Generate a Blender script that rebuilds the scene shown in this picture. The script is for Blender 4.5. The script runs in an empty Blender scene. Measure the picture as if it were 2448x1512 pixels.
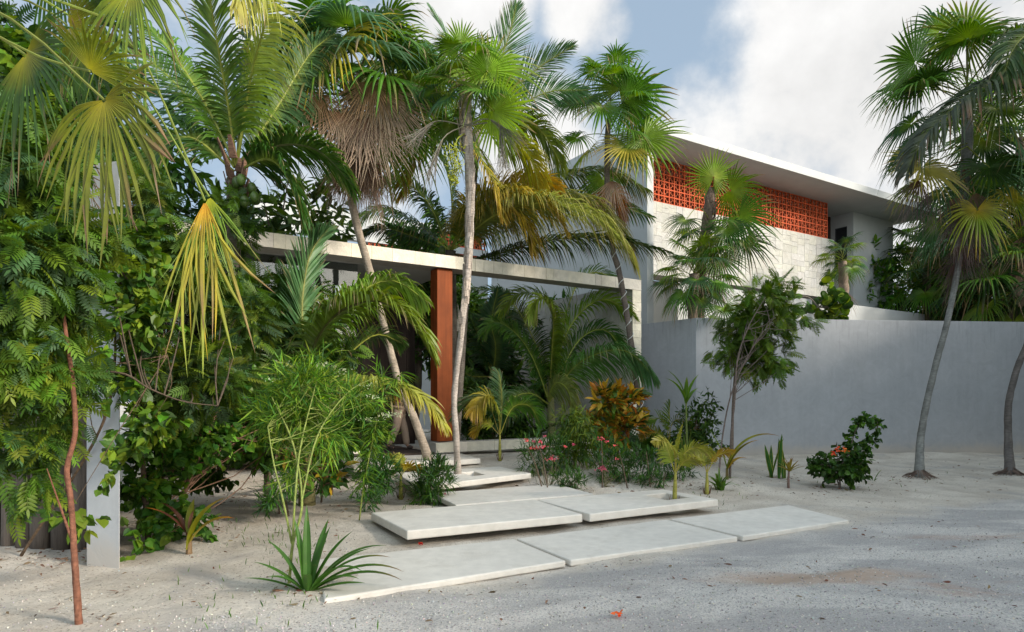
SUN_E, SKY_S, EXPO, CLOUD, GLOW = 3.4, .12, 0.5, 5.9, 2.8
SHADE = [(15.5, 1.5, 7.0, 2.6), (14.8, 5.5, 8.5, 2.6), (14.6, 9.2, 8.6, 2.4), (15.6, 12.6, 7.2, 2.2), (19, 15.5, 6.6, 2.6), (16.5, -3, 7.5, 2.8), (13.5, -7.5, 7.0, 2.8), (20.5, 7.5, 8.5, 3), (20, 2, 8.5, 3), (20, 11.6, 8, 2.6), (20, 19.2, 7.6, 2.3), (24, 21.5, 8, 2.4)]
import bpy, math, random
import numpy as np
from mathutils import Vector
R = math.radians
sc = bpy.context.scene
COL = sc.collection
rs = np.random.RandomState
FPX, CX, HY, CH = 1530.0, 1224.0, 950.0, 1.5     # the camera: focal length and horizon in photo units, eye height

# ---------------------------------------------------------------- geometry helpers
def P(px, py, Z):
    return np.array([(px-CX)/FPX*Z, Z, CH+(HY-py)/FPX*Z])
def ss(a, b, x):
    t = np.clip((np.asarray(x, float)-a)/(b-a), 0, 1); return t*t*(3-2*t)
def gz(x, y):
    x = np.asarray(x, float); y = np.asarray(y, float)
    g = .28*ss(9.5, 13, y)*(1-ss(3, 6, x))
    g = g + .10*np.exp(-((x+2.6)**2/2.2+(y-7.4)**2/1.6)) + .07*np.exp(-((x+.1-1.0)**2*2+(y-11.3)**2*1.5))
    g = g + .06*np.exp(-((x-4.6)**2/1.5+(y-11)**2/1.2)) + .10*np.exp(-((x-10.5)**2/2.5+(y-16.6)**2/.3))
    g = g + .075*np.exp(-((x+1.62)**2/.10+(y-5.2)**2/.16))
    g = g + .05*np.exp(-((x-7.8)**2+(y-12.3)**2)/.15) + .05*np.exp(-((x-9.9)**2+(y-12.8)**2)/.15)
    return g
def GR(px, py):
    z = 0.0
    for _ in range(12):
        Z = FPX*(CH-z)/(py-HY); X = (px-CX)/FPX*Z; z = float(gz(X, Z))
    return np.array([X, Z, z])
def nrm(v):
    v = np.asarray(v, float); return v/(np.linalg.norm(v, axis=-1, keepdims=True)+1e-12)
def spline(pts, n):
    p = np.asarray(pts, float); k = len(p)
    if k == 2:
        t = np.linspace(0, 1, n)[:, None]; return p[0]*(1-t)+p[1]*t
    q = np.vstack([2*p[0]-p[1], p, 2*p[-1]-p[-2]])
    out = []
    for u in np.linspace(0, k-1, 160):
        i = min(int(u), k-2); t = u-i
        a, b, c, d = q[i], q[i+1], q[i+2], q[i+3]
        out.append(.5*((2*b)+(c-a)*t+(2*a-5*b+4*c-d)*t*t+(3*b-3*c+d-a)*t**3))
    out = np.array(out); s = np.r_[0, np.cumsum(np.linalg.norm(np.diff(out, axis=0), axis=1))]
    w = np.linspace(0, s[-1], n)
    return np.stack([np.interp(w, s, out[:, j]) for j in range(3)], 1)

class M:
    def __init__(s): s.V = []; s.Q = []; s.T = []; s.C = []; s.n = 0
    def add(s, V, Q=None, T=None, C=(1, 1, 1)):
        V = np.asarray(V, float).reshape(-1, 3); C = np.asarray(C, float)
        if C.ndim == 1: C = np.tile(C, (len(V), 1))
        if Q is not None and len(Q): s.Q.append(np.asarray(Q, int).reshape(-1, 4)+s.n)
        if T is not None and len(T): s.T.append(np.asarray(T, int).reshape(-1, 3)+s.n)
        s.V.append(V); s.C.append(C); s.n += len(V)
    def inst(s, tm, mats, pos, cols):
        tv, tq, tt, tc = tm; n = len(pos); k = len(tv)
        V = (np.einsum('nij,kj->nki', mats, tv)+pos[:, None, :]).reshape(-1, 3)
        C = (tc[None]*cols[:, None, :]).reshape(-1, 3)
        off = (np.arange(n)*k)[:, None, None]
        Q = (tq[None]+off).reshape(-1, 4) if len(tq) else None
        T = (tt[None]+off).reshape(-1, 3) if len(tt) else None
        s.add(V, Q, T, C)
    def box8(s, b, t, C=(1, 1, 1)):
        """b, t: four bottom and four top corners, same winding"""
        s.add(np.vstack([b, t]), [[3, 2, 1, 0], [4, 5, 6, 7], [0, 1, 5, 4], [1, 2, 6, 5], [2, 3, 7, 6], [3, 0, 4, 7]], None, C)
    def box(s, c, ax, ay, az, C=(1, 1, 1)):
        """corner c and the three edge vectors"""
        c, ax, ay, az = [np.asarray(v, float) for v in (c, ax, ay, az)]
        b = [c, c+ax, c+ax+ay, c+ay]
        s.box8(b, [p+az for p in b], C)
    def tube(s, pts, r, seg=8, n=None, C=(1, 1, 1), wob=0, rng=None, cap=True, cvar=0):
        n = n or max(4, len(pts)*4); c = spline(pts, n)
        r = np.interp(np.linspace(0, 1, n), np.linspace(0, 1, len(np.atleast_1d(r))), np.atleast_1d(r))
        T = nrm(np.gradient(c, axis=0)); up = np.array([0.13, 0.21, 1.0]) if abs(T[0][2]) < .9 else np.array([1.0, .1, 0])
        A = nrm(np.cross(T, up)); B = np.cross(T, A)
        a = np.arange(seg)/seg*2*math.pi
        rr = r[:, None]*np.ones(seg)
        if wob: rr = rr*(1+wob*((rng or rs(1)).rand(n, seg)-.5))
        V = c[:, None]+rr[..., None]*(np.cos(a)[None, :, None]*A[:, None]+np.sin(a)[None, :, None]*B[:, None])
        i = np.arange(n-1)[:, None]*seg; j = np.arange(seg)[None]; j2 = (j+1) % seg
        Q = np.stack([i+j, i+j2, i+seg+j2, i+seg+j], -1).reshape(-1, 4)
        V = V.reshape(-1, 3); Cc = np.tile(np.asarray(C, float), (len(V), 1))
        if cvar: Cc = Cc*(1+cvar*((rng or rs(2)).rand(len(V), 1)-.5))
        T3 = []
        if cap:
            V = np.vstack([V, c[-1], c[0]]); Cc = np.vstack([Cc, Cc[-1:], Cc[:1]]); e = (n-1)*seg
            T3 = [[e+q, e+(q+1) % seg, n*seg] for q in range(seg)]+[[(q+1) % seg, q, n*seg+1] for q in range(seg)]
        s.add(V, Q, T3, Cc)
    def mesh(s, name, mat, smooth=False, off=None, bevel=0):
        V = np.vstack(s.V); C = np.vstack(s.C)
        if off is not None: V = V-np.asarray(off)
        Q = np.vstack(s.Q) if s.Q else np.zeros((0, 4), int); T = np.vstack(s.T) if s.T else np.zeros((0, 3), int)
        me = bpy.data.meshes.new(name)
        me.vertices.add(len(V)); me.vertices.foreach_set('co', V.astype('f').ravel())
        me.loops.add(Q.size+T.size); me.polygons.add(len(Q)+len(T))
        me.loops.foreach_set('vertex_index', np.r_[Q.ravel(), T.ravel()].astype('i'))
        st = np.r_[np.arange(len(Q))*4, Q.size+np.arange(len(T))*3]
        me.polygons.foreach_set('loop_start', st.astype('i'))
        me.polygons.foreach_set('use_smooth', np.full(len(st), smooth))
        me.update(calc_edges=True)
        ca = me.color_attributes.new('Col', 'FLOAT_COLOR', 'POINT')
        ca.data.foreach_set('color', np.c_[np.clip(C, 0, 1), np.ones(len(C))].astype('f').ravel())
        me.materials.append(mat); me.validate()
        return me
    def build(s, name, mat, parent=None, smooth=False, bevel=0, label=None):
        off = parent['_o'] if parent is not None else None
        o = bpy.data.objects.new(name, s.mesh(name, mat, smooth, off)); COL.objects.link(o)
        if parent is not None: o.parent = parent
        if bevel:
            b = o.modifiers.new('bevel', 'BEVEL'); b.width = bevel; b.segments = 2; b.limit_method = 'ANGLE'
        if label: o['label'] = label
        return o
ROOTS = []
def thing(name, label, cat, loc=(0, 0, 0), group=None):
    o = bpy.data.objects.new(name, None); COL.objects.link(o); o.location = [float(v) for v in loc]
    o['_o'] = [float(v) for v in loc]; o['label'] = label; o['category'] = cat
    if group: o['group'] = group
    o.empty_display_size = .2; ROOTS.append(o)
    return o
def tag(o, label, cat, group=None, kind=None):
    o['label'] = label; o['category'] = cat
    if group: o['group'] = group
    if kind: o['kind'] = kind
    return o
def place(me, name, parent, loc, rz=0, s=1, rx=0, ry=0):
    o = bpy.data.objects.new(name, me); COL.objects.link(o); o.parent = parent
    o.location = [float(a)-b for a, b in zip(loc, parent['_o'])]; o.rotation_euler = (rx, ry, rz); o.scale = (s, s, s)
    return o

# ---------------------------------------------------------------- materials
def mat(name):
    m = bpy.data.materials.new(name); m.use_nodes = True; nt = m.node_tree; nt.nodes.clear()
    def N(t, **k):
        n = nt.nodes.new(t)
        for a, b in k.items():
            if a[0] == '_': n.inputs[a[1:].replace('_', ' ')].default_value = b
            else: setattr(n, a, b)
        return n
    L = nt.links.new
    return m, N, L
def attr_mul(N, L, scale, amt, strech=(1, 1, 1), det=4, objspace=True):
    """vertex colour times a procedural mottling"""
    at = N('ShaderNodeAttribute', attribute_name='Col')
    tc = N('ShaderNodeTexCoord'); mp = N('ShaderNodeMapping'); mp.inputs['Scale'].default_value = strech
    L(tc.outputs['Object'], mp.inputs[0])
    no = N('ShaderNodeTexNoise', _Scale=scale, _Detail=det); L(mp.outputs[0], no.inputs['Vector'])
    mr = N('ShaderNodeMapRange'); mr.inputs[1].default_value = .25; mr.inputs[2].default_value = .75
    mr.inputs[3].default_value = 1-amt; mr.inputs[4].default_value = 1+amt
    L(no.outputs[0], mr.inputs[0])
    mx = N('ShaderNodeVectorMath', operation='SCALE'); L(at.outputs[0], mx.inputs[0]); L(mr.outputs[0], mx.inputs['Scale'])
    return mx.outputs[0], mp.outputs[0], no.outputs[0]
def leaf_mat(name, trans=.32, rough=.42, gain=1.0):
    m, N, L = mat(name)
    c, v, _ = attr_mul(N, L, 6, .28)
    fl = N('ShaderNodeTexNoise', _Scale=22, _Detail=4, _Roughness=.7); L(v, fl.inputs['Vector'])
    fr = N('ShaderNodeMapRange'); fr.inputs[1].default_value = .60; fr.inputs[2].default_value = .72; fr.inputs[4].default_value = .55; L(fl.outputs[0], fr.inputs[0])
    fm = N('ShaderNodeMix', data_type='RGBA'); L(fr.outputs[0], fm.inputs[0]); L(c, fm.inputs[6]); fm.inputs[7].default_value = (.20, .155, .05, 1); c = fm.outputs[2]
    oi = N('ShaderNodeObjectInfo')
    hs = N('ShaderNodeHueSaturation'); L(c, hs.inputs['Color'])
    a = N('ShaderNodeMapRange'); a.inputs[3].default_value = .485; a.inputs[4].default_value = .515; L(oi.outputs['Random'], a.inputs[0]); L(a.outputs[0], hs.inputs['Hue'])
    b = N('ShaderNodeMapRange'); b.inputs[3].default_value = .8*gain; b.inputs[4].default_value = 1.2*gain; L(oi.outputs['Random'], b.inputs[0]); L(b.outputs[0], hs.inputs['Value'])
    p = N('ShaderNodeBsdfPrincipled', _Roughness=rough); p.inputs['Specular IOR Level'].default_value = .3
    L(hs.outputs[0], p.inputs['Base Color'])
    t = N('ShaderNodeBsdfTranslucent'); h2 = N('ShaderNodeHueSaturation', _Hue=.485, _Saturation=1.1, _Value=1.5); L(hs.outputs[0], h2.inputs['Color']); L(h2.outputs[0], t.inputs[0])
    mx = N('ShaderNodeMixShader'); mx.inputs[0].default_value = trans
    L(p.outputs[0], mx.inputs[1]); L(t.outputs[0], mx.inputs[2])
    o = N('ShaderNodeOutputMaterial'); L(mx.outputs[0], o.inputs[0]); return m
def solid_mat(name, scale=8, amt=.15, rough=.8, bump=.3, bscale=30, strech=(1, 1, 1), spec=.3, dist=.01, big=0, dust=0):
    m, N, L = mat(name)
    c, v, n1 = attr_mul(N, L, scale, amt, strech)
    if big:
        tc = N('ShaderNodeTexCoord'); nb = N('ShaderNodeTexNoise', _Scale=.9, _Detail=5, _Roughness=.65); L(tc.outputs['Object'], nb.inputs['Vector'])
        mr = N('ShaderNodeMapRange'); mr.inputs[1].default_value = .3; mr.inputs[2].default_value = .7; mr.inputs[3].default_value = 1-big; mr.inputs[4].default_value = 1+big; L(nb.outputs[0], mr.inputs[0])
        s2 = N('ShaderNodeVectorMath', operation='SCALE'); L(c, s2.inputs[0]); L(mr.outputs[0], s2.inputs['Scale']); c = s2.outputs[0]
    if dust:
        td = N('ShaderNodeTexCoord'); nd_ = N('ShaderNodeTexNoise', _Scale=3.1, _Detail=10, _Roughness=.78); L(td.outputs['Object'], nd_.inputs['Vector'])
        fd = N('ShaderNodeMapRange', interpolation_type='SMOOTHSTEP'); fd.inputs[1].default_value = .50; fd.inputs[2].default_value = .64; fd.inputs[4].default_value = dust; L(nd_.outputs[0], fd.inputs[0])
        xd = N('ShaderNodeMix', data_type='RGBA'); L(fd.outputs[0], xd.inputs[0]); L(c, xd.inputs[6]); xd.inputs[7].default_value = (.47, .42, .355, 1); c = xd.outputs[2]
    p = N('ShaderNodeBsdfPrincipled', _Roughness=rough); p.inputs['Specular IOR Level'].default_value = spec
    L(c, p.inputs['Base Color'])
    no = N('ShaderNodeTexNoise', _Scale=bscale, _Detail=6, _Roughness=.6); L(v, no.inputs['Vector'])
    bp = N('ShaderNodeBump', _Strength=bump, _Distance=dist); L(no.outputs[0], bp.inputs['Height']); L(bp.outputs[0], p.inputs['Normal'])
    o = N('ShaderNodeOutputMaterial'); L(p.outputs[0], o.inputs[0]); return m
LEAF = leaf_mat('palm_leaf'); BUSH = leaf_mat('bush_leaf', .3, .5, 1.0); WAXY = leaf_mat('waxy_leaf', .25, .45); DRY = leaf_mat('dry_leaf', .15, .8)
BARK = solid_mat('palm_bark', 14, .3, .9, .8, 18, (1, 1, 3.5), dist=.02); WOODY = solid_mat('sapling_bark', 26, .35, .85, .9, 30, (1, 1, 1.5), dist=.012)
STONE = solid_mat('limestone_cladding', 7, .12, .85, .8, 22, dist=.015, big=.08, dust=.25)
SLABM = solid_mat('limestone_slab', 9, .08, .85, .45, 60, (1, 1, 1), dist=.006, big=.07, dust=.3)
PLAST = solid_mat('smooth_plaster', 2.2, .045, .8, .12, 50, dist=.004, big=.05)
def wall_mat():
    m, N, L = mat('weathered_plaster')
    c, v, n1 = attr_mul(N, L, 1.3, .06)
    tc = N('ShaderNodeTexCoord'); mp = N('ShaderNodeMapping'); mp.inputs['Scale'].default_value = (5, 5, .22); L(tc.outputs['Object'], mp.inputs[0])
    st = N('ShaderNodeTexNoise', _Scale=1.6, _Detail=5, _Roughness=.65); L(mp.outputs[0], st.inputs['Vector'])
    a = N('ShaderNodeMapRange'); a.inputs[1].default_value = .35; a.inputs[2].default_value = .75; a.inputs[3].default_value = 1.015; a.inputs[4].default_value = .955; L(st.outputs[0], a.inputs[0])
    s1 = N('ShaderNodeVectorMath', operation='SCALE'); L(c, s1.inputs[0]); L(a.outputs[0], s1.inputs['Scale'])
    tr = N('ShaderNodeTexNoise', _Scale=3.2, _Detail=8, _Roughness=.75, _Distortion=1.2); L(tc.outputs['Object'], tr.inputs['Vector'])
    b = N('ShaderNodeMapRange'); b.inputs[1].default_value = .3; b.inputs[2].default_value = .7; b.inputs[3].default_value = .90; b.inputs[4].default_value = 1.07; L(tr.outputs[0], b.inputs[0])
    s2 = N('ShaderNodeVectorMath', operation='SCALE'); L(s1.outputs[0], s2.inputs[0]); L(b.outputs[0], s2.inputs['Scale'])
    # rain streaks running down from the coping, sand splashed on the foot of the wall
    sx = N('ShaderNodeSeparateXYZ'); L(tc.outputs['Object'], sx.inputs[0])
    tp = N('ShaderNodeMapRange', interpolation_type='SMOOTHSTEP'); tp.inputs[1].default_value = 2.3; tp.inputs[2].default_value = 3.6; L(sx.outputs[2], tp.inputs[0])
    s3 = N('ShaderNodeTexNoise', _Scale=3.4, _Detail=6, _Roughness=.7); L(mp.outputs[0], s3.inputs['Vector'])
    q3 = N('ShaderNodeMapRange', interpolation_type='SMOOTHSTEP'); q3.inputs[1].default_value = .52; q3.inputs[2].default_value = .70; q3.inputs[4].default_value = .24; L(s3.outputs[0], q3.inputs[0])
    q4 = N('ShaderNodeMath', operation='MULTIPLY'); L(q3.outputs[0], q4.inputs[0]); L(tp.outputs[0], q4.inputs[1]); q5 = N('ShaderNodeMath', operation='SUBTRACT'); q5.inputs[0].default_value = 1; L(q4.outputs[0], q5.inputs[1])
    s4 = N('ShaderNodeVectorMath', operation='SCALE'); L(s2.outputs[0], s4.inputs[0]); L(q5.outputs[0], s4.inputs['Scale']); s2 = s4; nn = N('ShaderNodeMath', operation='MULTIPLY_ADD'); L(tr.outputs[0], nn.inputs[0]); nn.inputs[1].default_value = -.5; L(sx.outputs[2], nn.inputs[2])
    f = N('ShaderNodeMapRange', interpolation_type='SMOOTHSTEP'); f.inputs[1].default_value = -.2; f.inputs[2].default_value = .10; f.inputs[3].default_value = .6; f.inputs[4].default_value = 0; L(nn.outputs[0], f.inputs[0])
    mx = N('ShaderNodeMix', data_type='RGBA'); L(f.outputs[0], mx.inputs[0]); L(s2.outputs[0], mx.inputs[6]); mx.inputs[7].default_value = (.48, .42, .35, 1)
    p = N('ShaderNodeBsdfPrincipled', _Roughness=.85); p.inputs['Specular IOR Level'].default_value = .2; L(mx.outputs[2], p.inputs['Base Color'])
    bp = N('ShaderNodeBump', _Strength=.35, _Distance=.012); L(tr.outputs[0], bp.inputs['Height']); L(bp.outputs[0], p.inputs['Normal'])
    o = N('ShaderNodeOutputMaterial'); L(p.outputs[0], o.inputs[0]); return m
WALLM = wall_mat()
WOODM = solid_mat('hardwood', 5, .30, .6, .3, 14, (2.5, 2.5, .16), spec=.15, dist=.006, big=.32)
POLE = solid_mat('weathered_pole', 9, .35, .9, .7, 14, (3, 3, .35), dist=.02)
TERRA = solid_mat('terracotta', 9, .14, .8, .2, 50)
PEB = solid_mat('pebble_stone', 30, .2, .9, .2, 60)
FLOWER = leaf_mat('petal', .3, .6); NUT = solid_mat('coconut_husk', 6, .15, .4, .1, 20, spec=.5)
PLAIN = solid_mat('plain_painted', 5, .05, .6, .05, 40)
def glass_mat():
    m, N, L = mat('dark_glass')
    g = N('ShaderNodeBsdfGlossy', _Roughness=.02); t = N('ShaderNodeBsdfTransparent'); t.inputs[0].default_value = (.75, .8, .8, 1)
    f = N('ShaderNodeFresnel', _IOR=1.5); a = N('ShaderNodeMath', operation='ADD'); a.inputs[1].default_value = .05; L(f.outputs[0], a.inputs[0])
    mx = N('ShaderNodeMixShader'); L(a.outputs[0], mx.inputs[0]); L(t.outputs[0], mx.inputs[1]); L(g.outputs[0], mx.inputs[2])
    o = N('ShaderNodeOutputMaterial'); L(mx.outputs[0], o.inputs[0]); return m
GLASS = glass_mat()
def ground_mat():
    m, N, L = mat('sand_and_gravel')
    tc = N('ShaderNodeTexCoord'); sx = N('ShaderNodeSeparateXYZ'); L(tc.outputs['Object'], sx.inputs[0])
    def math_(op, a, b):
        n = N('ShaderNodeMath', operation=op)
        for i, v in enumerate((a, b)):
            if isinstance(v, (int, float)): n.inputs[i].default_value = v
            else: L(v, n.inputs[i])
        return n.outputs[0]
    def noise(scale, det=4, rough=.6, vec=None, dist=0):
        n = N('ShaderNodeTexNoise', _Scale=scale, _Detail=det, _Roughness=rough, _Distortion=dist); L(vec or tc.outputs['Object'], n.inputs['Vector']); return n.outputs[0]
    def rng(v, a, b, c=0, d=1):
        n = N('ShaderNodeMapRange', interpolation_type='SMOOTHSTEP')
        for i, q in enumerate((a, b, c, d)): n.inputs[i+1].default_value = q
        L(v, n.inputs[0]); return n.outputs[0]
    def mix(f, a, b):
        n = N('ShaderNodeMix', data_type='RGBA')
        if isinstance(f, (int, float)): n.inputs[0].default_value = f
        else: L(f, n.inputs[0])
        for i, v in ((6, a), (7, b)):
            if isinstance(v, tuple): n.inputs[i].default_value = (*v, 1)
            else: L(v, n.inputs[i])
        return n.outputs[2]
    # distance in front of the line of the kerb slabs (positive = the track)
    d = math_('ADD', math_('MULTIPLY', sx.outputs[0], .482), math_('MULTIPLY', sx.outputs[1], -.876))
    d = math_('ADD', d, .66+4.205)
    dn = math_('ADD', d, math_('MULTIPLY', math_('SUBTRACT', noise(1.1, 5), .5), 1.6))
    road = rng(dn, -.15, .5)
    rot = N('ShaderNodeMapping'); rot.inputs['Rotation'].default_value = (0, 0, R(-27)); rot.inputs['Scale'].default_value = (.5, 1.3, 1); L(tc.outputs['Object'], rot.inputs[0])
    streak = noise(.9, 5, .6, rot.outputs[0], .8)
    sand = mix(rng(noise(1.4, 6), .35, .65), (.50, .44, .37), (.64, .58, .50))
    sand = mix(rng(noise(45, 3), .57, .66), sand, (.30, .25, .20))
    sand = mix(rng(noise(.7, 4, .6, None, 1), .50, .72), sand, (.42, .385, .35))
    grav = mix(rng(streak, .42, .60), (.42, .395, .375), (.62, .58, .53))
    grav = mix(rng(noise(70, 3, .7), .48, .62), grav, (.31, .295, .29))
    grav = mix(rng(noise(110, 2, .7), .6, .7), grav, (.68, .67, .66))
    rust = math_('MULTIPLY', rng(noise(.8, 4, .6, rot.outputs[0], .5), .56, .70), rng(dn, .6, 1.4))
    grav = mix(math_('MULTIPLY', rust, .75), grav, (.44, .30, .23))
    ex = math_('DIVIDE', math_('SUBTRACT', sx.outputs[0], 2.65), 1.0)
    ey = math_('DIVIDE', math_('SUBTRACT', math_('SUBTRACT', sx.outputs[1], 5.42), math_('MULTIPLY', ex, .16)), .24)
    e2 = math_('ADD', math_('ADD', math_('MULTIPLY', ex, ex), math_('MULTIPLY', ey, ey)), math_('MULTIPLY', noise(4, 5, .7), 1.6))
    grav = mix(rng(e2, 2.3, .7), grav, (.45, .34, .265))
    c = mix(road, sand, grav)
    p = N('ShaderNodeBsdfPrincipled', _Roughness=.95); p.inputs['Specular IOR Level'].default_value = .15; L(c, p.inputs['Base Color'])
    h = math_('ADD', math_('MULTIPLY', noise(60, 5, .75), .6), math_('MULTIPLY', noise(9, 5, .6), .9))
    rp = N('ShaderNodeTexWave', _Scale=5.5, _Distortion=6, _Detail=3); rp.inputs['Detail Scale'].default_value = 1.2; L(tc.outputs['Object'], rp.inputs['Vector'])
    bp = N('ShaderNodeBump', _Strength=.9, _Distance=.03); L(h, bp.inputs['Height']); L(bp.outputs[0], p.inputs['Normal'])
    o = N('ShaderNodeOutputMaterial'); L(p.outputs[0], o.inputs[0]); return m

# ---------------------------------------------------------------- camera, light, sky
cam = bpy.data.cameras.new('camera'); co = bpy.data.objects.new('camera', cam); COL.objects.link(co)
co.location = (0, 0, CH); co.rotation_euler = (R(90), 0, 0)
cam.sensor_width = 36; cam.lens = 36*FPX/2448; cam.shift_y = (HY-1511/2)/2448; cam.clip_end = 2000; cam.clip_start = .05
sc.camera = co
SUN_AZ = math.atan2(.90, -.43); SUN_EL = R(22)
sd = Vector((math.sin(SUN_AZ)*math.cos(SUN_EL), math.cos(SUN_AZ)*math.cos(SUN_EL), math.sin(SUN_EL)))
sun = bpy.data.lights.new('sun', 'SUN'); so = bpy.data.objects.new('sun', sun); COL.objects.link(so)
so.rotation_euler = sd.to_track_quat('Z', 'Y').to_euler(); sun.energy = SUN_E; sun.angle = R(9); sun.color = (1, .92, .80)
w = bpy.data.worlds.new('World'); sc.world = w; w.use_nodes = True; nt = w.node_tree; nt.nodes.clear()
def WN(t, **k):
    n = nt.nodes.new(t)
    for a, b in k.items():
        if a[0] == '_': n.inputs[a[1:].replace('_', ' ')].default_value = b
        else: setattr(n, a, b)
    return n
WL = nt.links.new
sky = WN('ShaderNodeTexSky', sky_type='NISHITA', sun_disc=False, sun_elevation=SUN_EL, sun_rotation=SUN_AZ, air_density=1.0, dust_density=1.4, ozone_density=1.2)
tcw = WN('ShaderNodeTexCoord')
nz = WN('ShaderNodeTexNoise', _Scale=5.5, _Detail=8, _Roughness=.58); WL(tcw.outputs['Generated'], nz.inputs['Vector'])
nz2 = WN('ShaderNodeTexNoise', _Scale=1.9, _Detail=6, _Roughness=.5); WL(tcw.outputs['Generated'], nz2.inputs['Vector'])
def wm(op, a, b):
    n = WN('ShaderNodeMath', operation=op)
    for i, v in enumerate((a, b)):
        if isinstance(v, (int, float)): n.inputs[i].default_value = v
        else: WL(v, n.inputs[i])
    return n.outputs[0]
acc = None
# cloud banks: direction (as photo position), angular radius in degrees, weight
for (bx, by, rad, wt) in [(2130, 140, 17, .40), (2420, 360, 16, .36), (2000, 400, 12, .34), (1650, 300, 6.5, .34), (1415, 25, 4.4, .44), (1460, 60, 3.0, .42), (1110, -20, 6.5, .34), (1290, 340, 8, .34), (1330, 430, 9, .34), (1580, 100, 10, -.26), (700, 300, 16, .15), (2900, 100, 24, .3), (100, 0, 20, .15)]:
    dv = nrm(P(bx, by, 10.)-np.array([0, 0, CH]))
    dt = WN('ShaderNodeVectorMath', operation='DOT_PRODUCT'); WL(tcw.outputs['Generated'], dt.inputs[0]); dt.inputs[1].default_value = dv
    mr = WN('ShaderNodeMapRange', interpolation_type='SMOOTHSTEP'); mr.inputs[1].default_value = math.cos(R(rad)); mr.inputs[2].default_value = 1; mr.inputs[3].default_value = 0; mr.inputs[4].default_value = wt
    WL(dt.outputs['Value'], mr.inputs[0])
    if wt < 0: neg = mr.outputs[0]; continue
    acc = mr.outputs[0] if acc is None else wm('MAXIMUM', acc, mr.outputs[0])
cl = wm('ADD', wm('MULTIPLY', nz.outputs[0], 1.15), wm('ADD', wm('MULTIPLY', nz2.outputs[0], .75), -.45))
cl = wm('ADD', wm('ADD', cl, acc), neg)
cr = WN('ShaderNodeMapRange', interpolation_type='SMOOTHSTEP'); cr.inputs[1].default_value = .54; cr.inputs[2].default_value = .92; WL(cl, cr.inputs[0])
shade = WN('ShaderNodeMapRange'); shade.inputs[1].default_value = .3; shade.inputs[2].default_value = .7; shade.inputs[3].default_value = .78; shade.inputs[4].default_value = 1.06; WL(nz.outputs[0], shade.inputs[0])
cc = WN('ShaderNodeVectorMath', operation='SCALE'); cc.inputs[0].default_value = [v*CLOUD for v in (1.0, .995, .985)]; WL(shade.outputs[0], cc.inputs['Scale'])
base = WN('ShaderNodeMix', data_type='RGBA'); base.inputs[0].default_value = .75; WL(sky.outputs[0], base.inputs[6]); base.inputs[7].default_value = (3.6*CLOUD/8, 4.65*CLOUD/8, 5.8*CLOUD/8, 1)
mxw = WN('ShaderNodeMix', data_type='RGBA'); WL(cr.outputs[0], mxw.inputs[0]); WL(base.outputs[2], mxw.inputs[6]); WL(cc.outputs[0], mxw.inputs[7])
gl = WN('ShaderNodeVectorMath', operation='DOT_PRODUCT'); WL(tcw.outputs['Generated'], gl.inputs[0]); gl.inputs[1].default_value = nrm([.45, -.75, .55])
gm = WN('ShaderNodeMapRange', interpolation_type='SMOOTHSTEP'); gm.inputs[1].default_value = .0; gm.inputs[2].default_value = .9; gm.inputs[3].default_value = 0; gm.inputs[4].default_value = 1; WL(gl.outputs['Value'], gm.inputs[0])
gx_ = WN('ShaderNodeMix', data_type='RGBA', clamp_result=False); WL(gm.outputs[0], gx_.inputs[0]); gx_.inputs[6].default_value = (1, 1, 1, 1); gx_.inputs[7].default_value = (GLOW*1.11, GLOW, GLOW*.87, 1)
gs = WN('ShaderNodeVectorMath', operation='MULTIPLY'); WL(mxw.outputs[2], gs.inputs[0]); WL(gx_.outputs[2], gs.inputs[1])
bg = WN('ShaderNodeBackground', _Strength=SKY_S); WL(gs.outputs[0], bg.inputs[0])
ow = WN('ShaderNodeOutputWorld'); WL(bg.outputs[0], ow.inputs[0])
sc.view_settings.view_transform = 'Standard'; sc.view_settings.look = 'None'; sc.view_settings.exposure = EXPO; sc.view_settings.gamma = 1
sc.render.engine = 'CYCLES'; sc.cycles.max_bounces = 6; sc.cycles.transparent_max_bounces = 8; sc.cycles.transmission_bounces = 4; sc.cycles.diffuse_bounces = 3; sc.cycles.glossy_bounces = 2
# ================================================================ the ground
def vnoise(x, y, s, seed):
    g = rs(seed).rand(64, 64); x = x*s; y = y*s
    xi = np.floor(x).astype(int); yi = np.floor(y).astype(int); fx = x-xi; fy = y-yi; fx = fx*fx*(3-2*fx); fy = fy*fy*(3-2*fy)
    a = g[xi % 64, yi % 64]; b = g[(xi+1) % 64, yi % 64]; c = g[xi % 64, (yi+1) % 64]; d = g[(xi+1) % 64, (yi+1) % 64]
    return (a*(1-fx)+b*fx)*(1-fy)+(c*(1-fx)+d*fx)*fy-.5
def micro(x, y):
    d = .482*(x+1.37)-.876*(y-4.8)+.5*vnoise(x, y, .35, 9); al = .876*x+.482*y
    rut = sum(-.022*np.exp(-((d-c_)/.13)**2)+.010*np.exp(-((np.abs(d-c_)-.22)/.07)**2) for c_ in (1.15, 2.75))*(.55+.9*vnoise(al, d, 1.1, 12))
    return rut+(.045*vnoise(x, y, .8, 1)+.030*vnoise(x, y, 2.3, 2)+.014*vnoise(x, y, 6, 3)+.007*vnoise(x, y, 15, 4))*(1-ss(25, 40, y))-.012
nx, ny = 520, 520
u = np.linspace(-1, 1, nx); gx = 14*u+86*np.sign(u)*np.abs(u)**5
v = np.linspace(0, 1, ny); gy = -6+24*v+150*v**6
Xg, Yg = np.meshgrid(gx, gy); Zg = gz(Xg, Yg)+micro(Xg, Yg)
i = np.arange(ny-1)[:, None]*nx; j = np.arange(nx-1)[None]
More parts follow.
